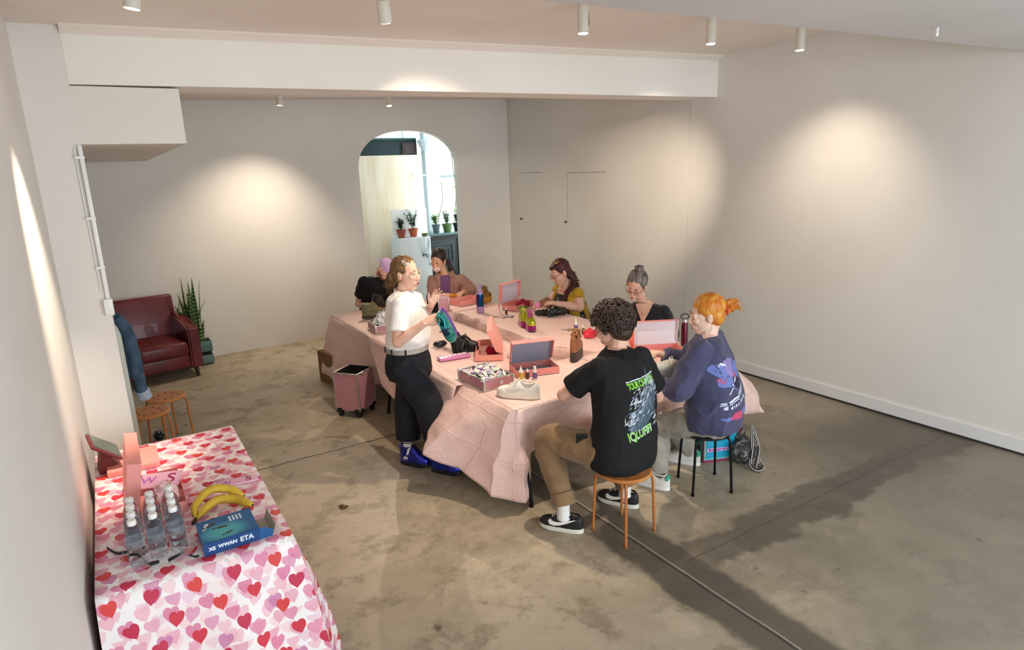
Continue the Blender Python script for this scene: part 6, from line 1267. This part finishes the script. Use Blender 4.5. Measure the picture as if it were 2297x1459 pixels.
t = thing('coral_pouch', 'rounded coral pouch between the person in the tour tee and the white-lined box', 'pouch', PZ(1424, 784).xy.to_3d()+V((0, 0, ZI))); bm = B(); ell(bm, (0, 0, .09), (.06, .05, .09)); cap(bm, (0, 0, .15), (-.01, 0, .19), .03, .02); bm = remesh(bm, .006, 1, fold_disp(.006, (25, 25, 12), 3)); obj('body', bm, mat('coral_cloth', '#ea7a6a', .6), t, 180); bm = B(); tube(bm, [(.026*cos(a), .026*sin(a), .166) for a in [2*pi*k/14 for k in range(14)]], .003, 6, closed=True); obj('drawstring', bm, mat('coral_cord', '#d05f55', .6), t)
for i, (px, py, w_, d_, hx, lab) in enumerate([(1112, 711, .10, .05, '#e6dcc4', 'cream card of small gems lying by the nozzle bottle'), (1133, 712, .09, .05, '#b8aeb9', 'grey-lilac card of gems, middle of three by the lime shoes'), (1148, 711, .07, .04, '#8d8494', 'small dark lilac card nearest the lime shoes')]):
    q = PZ(px, py); t = thing('gem_card', lab, 'card', (q.x, q.y, ZI), -.3+i*.4); bm = B(); box(bm, (-w_/2, -d_/2, 0), (w_/2, d_/2, .002)); obj('card', bm, mat('card_%d' % i, hx, .5), t)
    for k in range(5): bm = B(); ell(bm, (-w_*.38+k*w_*.19, .008*(-1)**k, .003), (.007, .007, .004), None, 8); obj('gem', bm, mat('gem_%d' % (k % 2), ['#e8d9a8', '#5a4a6a'][k % 2], .15), t)
t = thing('glue_tube', 'small purple bottle lying left of the blue-lined pink box', 'bottle', (2.50, 4.46, ZI+.012), .6); bm = B(); tube(bm, [(-.04, 0, 0), (.02, 0, 0), (.03, 0, 0)], [.011, .011, .006], 12); obj('body', bm, PL_, t); bm = B(); cyl(bm, (.03, 0, 0), (.045, 0, 0), .006, .004, 10); obj('cap', bm, CAPW, t)
# ------------------------------------------------------------------ heart table: tablet, box, water, bananas, cracker box
ZH = .7495
t = thing('tablet_stand', 'tablet in a maroon case on a stand at the far corner of the heart table', 'tablet', (-.175, 4.12, ZH), radians(97)); MR = mat('maroon_case', '#6e2d2c', .5)
bm = B(); prism(bm, [(-.05, 0), (.07, 0), (.045, .14), (.01, .10)], -.05, .05, 'x', M=Matrix.Rotation(radians(0), 4, 'Z')); obj('stand', bm, MR, t)
M_ = Matrix.Translation((0, -.045, .085)) @ Matrix.Rotation(radians(-50), 4, 'X') @ Matrix.Rotation(radians(0), 4, 'Y'); bm = B(); box(bm, (-.125, -.009, 0), (.125, .009, .175), .007, M=M_); c_ = obj('case', bm, MR, t)
bm = B(); box(bm, (-.112, -.0115, .012), (.112, -.0092, .163), M=M_); obj('screen', bm, mat('screen_grey', '#5d6660', .15), c_)
BP2 = mat('box_salmon', '#f29d94', .55); 
openbox('salmon pink box on the heart table with its tall lid standing by the wall', (.135, 3.32, 0), (.135, 3.78, 0), .26, .055, 80, m=BP2, z=ZH, lw=.055)
bm = B(); box(bm, (-.20, 3.98, 0), (.06, 4.26, .035), .003, M=Matrix.Translation((0, 0, ZH)) @ Matrix.Rotation(0, 4, 'Z')); tag(obj('flat_box', bm, mat('box_salmon', '')), 'closed flat salmon box lying in front of the tablet', 'box')
q = (.04, 3.45, ZH+.006); crumple('pink_tissue', 'pale pink tissue and red cloth peeking out of the salmon box', 'tissue', q, (.08, .12, .075), mat('tissue_pink', '#ecbfc0', .8), 21, n=6)
def pack(lab, x, y, z, rz, w, d, word, tilt=0):
    t = thing('sticker_pack', lab, 'packet', (x, y, z), rz, rot=(tilt, 0, rz)); bm = B(); box(bm, (-w/2, -d/2, 0), (w/2, d/2, .008), .003); obj('wrapper', bm, mat('pack_pale_pink', '#efb6cf', .3, coat=.3), t)
    for s_, sz, ox, m in word: bm = text_bm(s_, sz, bold=.0015); place2d(bm, (ox, 0, .0086), (1, 0, 0), (0, 1, 0)); obj('lettering', bm, m, t, 0, fix=False)
MC, VC = mat('ink_crimson', '#a32552', .5), mat('ink_violet', '#b768b0', .5)
pack('pink packet with crimson lettering standing out of the salmon box', .045, 3.66, ZH+.05, radians(-18), .20, .12, [('W', .07, -.06, VC), ('S', .10, .05, MC)], .25); pack('pink packet with a crimson mark lying flat behind the bananas', .40, 3.50, ZH, radians(-8), .20, .075, [('Ai', .05, -.06, VC), ('S', .075, .05, MC)]); pack('pink packet with faint lettering partly under the bananas', .20, 3.42, ZH, radians(-4), .13, .07, [('O', .05, 0, VC)])
# water bottles
PET = mat('clear_plastic', '#eef3f6', .06, trans=1, ior=1.18, spec=.6); WTR = mat('bottle_label_clear', '#dfe6ec', .2, trans=.85, ior=1.1); CPW = mat('bottle_cap_white', '#f2f0ec', .4)
def wbottle(loc):
    t = thing('plastic_water_bottle', 'x', 'bottle', loc, 0, 'white-capped water bottles on the heart table'); r = .036
    prof = [(.0005, .004), (.024, .0), (r*.97, .008), (r, .02)]
    for k in range(5): z = .035+.017*k; prof += [(r, z), (r*.955, z+.006), (r, z+.012)]
    prof += [(r, .125), (r*.99, .14), (.028, .162), (.016, .182), (.0125, .188), (.0125, .192)]
    bm = B(); lathe(bm, prof, 28); obj('body', bm, PET, t, 60)
    bm = B(); lathe(bm, [(r*1.008, .085), (r*1.008, .122)], 28, cap=False); obj('label', bm, WTR, t)
    bm = B(); lathe(bm, [(.0172, .187), (.0178, .190), (.0178, .205), (.0165, .209), (.0005, .209)], 28); obj('cap', bm, CPW, t, 40); return t
w0 = None; rows = ['nearest', 'second', 'third', 'farthest']; cols = ['left', 'middle', 'right']
for i in range(3):
    for j in range(4):
        if i == 2 and j == 9: continue
        lo = (-.098+.079*i, 2.945+.0755*j+.012*i, ZH+.001); lab = 'white-capped clear water bottle, %s in the %s row of the pack' % (rows[j], cols[i])
        if w0 is None: w0 = wbottle(lo); w0['label'] = lab
        else: dup(w0, lo, R.uniform(0, 6), lab)
t = thing('shrink_wrap', 'torn clear shrink wrap with a black printed band around the water bottles', 'wrap', (-.02, 2.96, ZH)); FM = mat('film_clear', '#f2f5f8', .12, alpha=.16, spec=.8)
P_ = []; Rr = random.Random(3)
for k in range(33):
    a = 2*pi*k/32; dx, dy = cos(a), sin(a); s_ = 1/max(abs(dx)/.125, abs((dy))/.165); r_ = []
    for j in range(5): u = j/4; o = .012*sin(a*5)*u+.03*u*(1 if dy < -.2 else .3); r_.append(V((dx*(s_+.004+o), dy*(s_+.004+o)+.10, .001+(.055+.03*sin(3*a)*(k % 32 > 0))*u*(1 if dy < 0.3 else 1.3))))
    P_.append(r_)
P_[-1] = P_[0]; bm = B(); sheet(bm, P_); bmesh.ops.remove_doubles(bm, verts=bm.verts, dist=.0005); obj('film', bm, FM, t, 180)
KB = mat('band_black', '#14141a', .35)
def band(pts, w=.028, nm='black_band'):
    pp = spline([V(p)-V(t.location) for p in pts], 6); bm = B(); sheet(bm, [[p-V((0, .6*w, -.3*w))*.5, p+V((0, .6*w, .8*w))*.5] for p in pp]); solid(obj(nm, bm, KB, t, 180), .0012)
def W3(px, py, z=.765): return PZ(px, py, z)
band([W3(240, 1233), W3(262, 1245), W3(288, 1241), W3(300, 1232), W3(312, 1250), W3(335, 1268), W3(358, 1264)]); band([W3(378, 1262), W3(395, 1252), W3(415, 1240)]); band([W3(425, 1248), W3(438, 1252), W3(447, 1250)], .02)
# bananas
YB = mat('banana_yellow', '#d8b637', .5, hx2='#c9a330', vs=9, bump=.05, bs=60); BT_ = mat('banana_tip', '#3b2a16', .7)
t = thing('bananas', 'bunch of two yellow bananas beside the water bottles', 'fruit', (.15, 3.17, ZH))
for k, pts in enumerate([[(0, 0, .018), (.015, .09, .045), (.09, .155, .075), (.17, .15, .06), (.235, .085, .03)], [(.005, -.005, .018), (.05, .055, .03), (.12, .085, .045), (.20, .055, .032), (.255, -.02, .02)]]):
    pp = spline(pts, 6); n = len(pp); rr = [.007 if i < 1 else .008+(.022-.008)*min(1, (i-1)/5) if i < 7 else (.0215 if i < n-5 else .0215*(1-((i-(n-5))/5.2)**1.6)+.003) for i in range(n)]; bm = B(); tube(bm, pp, rr, 6); bmesh.ops.bevel(bm, geom=[e for e in bm.edges], offset=.002, segments=1, affect='EDGES') if False else None; b_ = obj('banana', bm, YB, t, 180)
    bm = B(); e = pp[-1]; cap(bm, e-(pp[-1]-pp[-2]).normalized()*.006, e+(pp[-1]-pp[-2]).normalized()*.004, .007, .004, 8); obj('tip', bm, BT_, b_)
bm = B(); cap(bm, (.002, 0, .018), (-.012, -.022, .014), .010, .009, 8); obj('stem', bm, BT_, t)
# blue cracker box
t = thing('cracker_box', 'open blue cardboard box with fish pictures beside the water bottles', 'box', (.145, 2.83, ZH), radians(1)); BB1, BB2 = mat('box_blue', '#14568c', .4, coat=.2), mat('box_blue_dark', '#10417a', .4, coat=.2); GI = mat('box_inside_grey', '#a9a294', .7)
T = .0015; W_, D_, H_ = .235, .215, .06
for nm, a, b, m in (('front_panel', (0, 0, 0), (W_, T, H_), BB2), ('back_panel', (0, D_-T, 0), (W_, D_, H_), BB2), ('bottom_panel', (0, T, 0), (W_, D_-T, T), GI), ('left_panel', (0, T, T), (T, D_-T, H_-T), BB1)): bm = B(); box(bm, a, b); obj(nm, bm, m, t)
gl = G('box_top_sea', .4); tc = gl.node('TexCoord').outputs['Object']; sx = gl.xyz(tc); rr_ = gl.math('ADD', gl.math('POWER', gl.math('SUBTRACT', sx[0], .10), 2), gl.math('MULTIPLY', gl.math('POWER', gl.math('SUBTRACT', sx[1], .07), 2), 1.6)); gl.put(gl.b.inputs['Base Color'], gl.mix(gl.ss(gl.math('ADD', rr_, gl.math('MULTIPLY', gl.noise(tc, 30, 3), .004)), .001, .016), '#4fb0b8', '#155f96'))
bm = B(); box(bm, (0, 0, H_-T), (W_, D_, H_)); tp = obj('top_panel', bm, gl.m, t)
FB, FW2 = mat('fish_brown', '#4c3a30', .5), mat('print_white_blue', '#dbe7ee', .5)
for x, y, a, s_ in ((.055, .155, .5, .026), (.095, .11, -.1, .026), (.115, .045, .35, .020)):
    bm = B(); o = V((x, y, H_+.0004)); pts = [(s_*cos(k), s_*.36*sin(k)) for k in [2*pi*i/14 for i in range(14)]]; prism(bm, pts, 0, .0004, M=Matrix.Translation(o) @ Matrix.Rotation(a, 4, 'Z')); prism(bm, [(-s_*.9, 0), (-s_*1.5, s_*.4), (-s_*1.5, -s_*.4)], 0, .0004, M=Matrix.Translation(o) @ Matrix.Rotation(a, 4, 'Z')); obj('fish', bm, FB, tp)
for x in (.135, .150, .165, .180): bm = B(); box(bm, (x, .14, H_), (x+.008, .19, H_+.0005)); obj('white_stripe', bm, FW2, tp)
bm = B(); prism(bm, [(.015, .12), (.03, .125), (.05, .175), (.035, .18)], H_, H_+.0005); obj('white_shape', bm, FW2, tp)
for s_, sz, x, z in (('XE', .022, .034, .028), ('WWAN', .022, .098, .03), ('ETA', .032, .178, .03)): bm = text_bm(s_, sz, bold=.0012); place2d(bm, (x, -.0006, z), (1, 0, 0), (0, 0, 1)); obj('lettering', bm, FW2, t, 0, fix=False)
bm = B(); prism(bm, [(W_, .0), (W_+.05, .0), (W_+.06, .03), (W_+.02, .055), (W_, .055)], 0, T, 'y'); obj('flap', bm, BB1, t); bm = B(); box(bm, (W_, .01, 0), (W_+.055, D_-.03, T)); obj('flap', bm, GI, t); M_ = Matrix.Translation((W_+.055, 0, 0)) @ Matrix.Rotation(radians(-70), 4, 'Y'); bm = B(); box(bm, (0, .01, -T), (.05, D_-.03, 0), M=M_); obj('flap', bm, GI, t)
bm = B(); box(bm, (W_-.001, T, T), (W_-.0005, D_-T, H_-T)); obj('open_end_shade', bm, mat('box_inner_shade', '#1a1714', .9), t)  # dark sheet across the open end, painting the shade inside the box
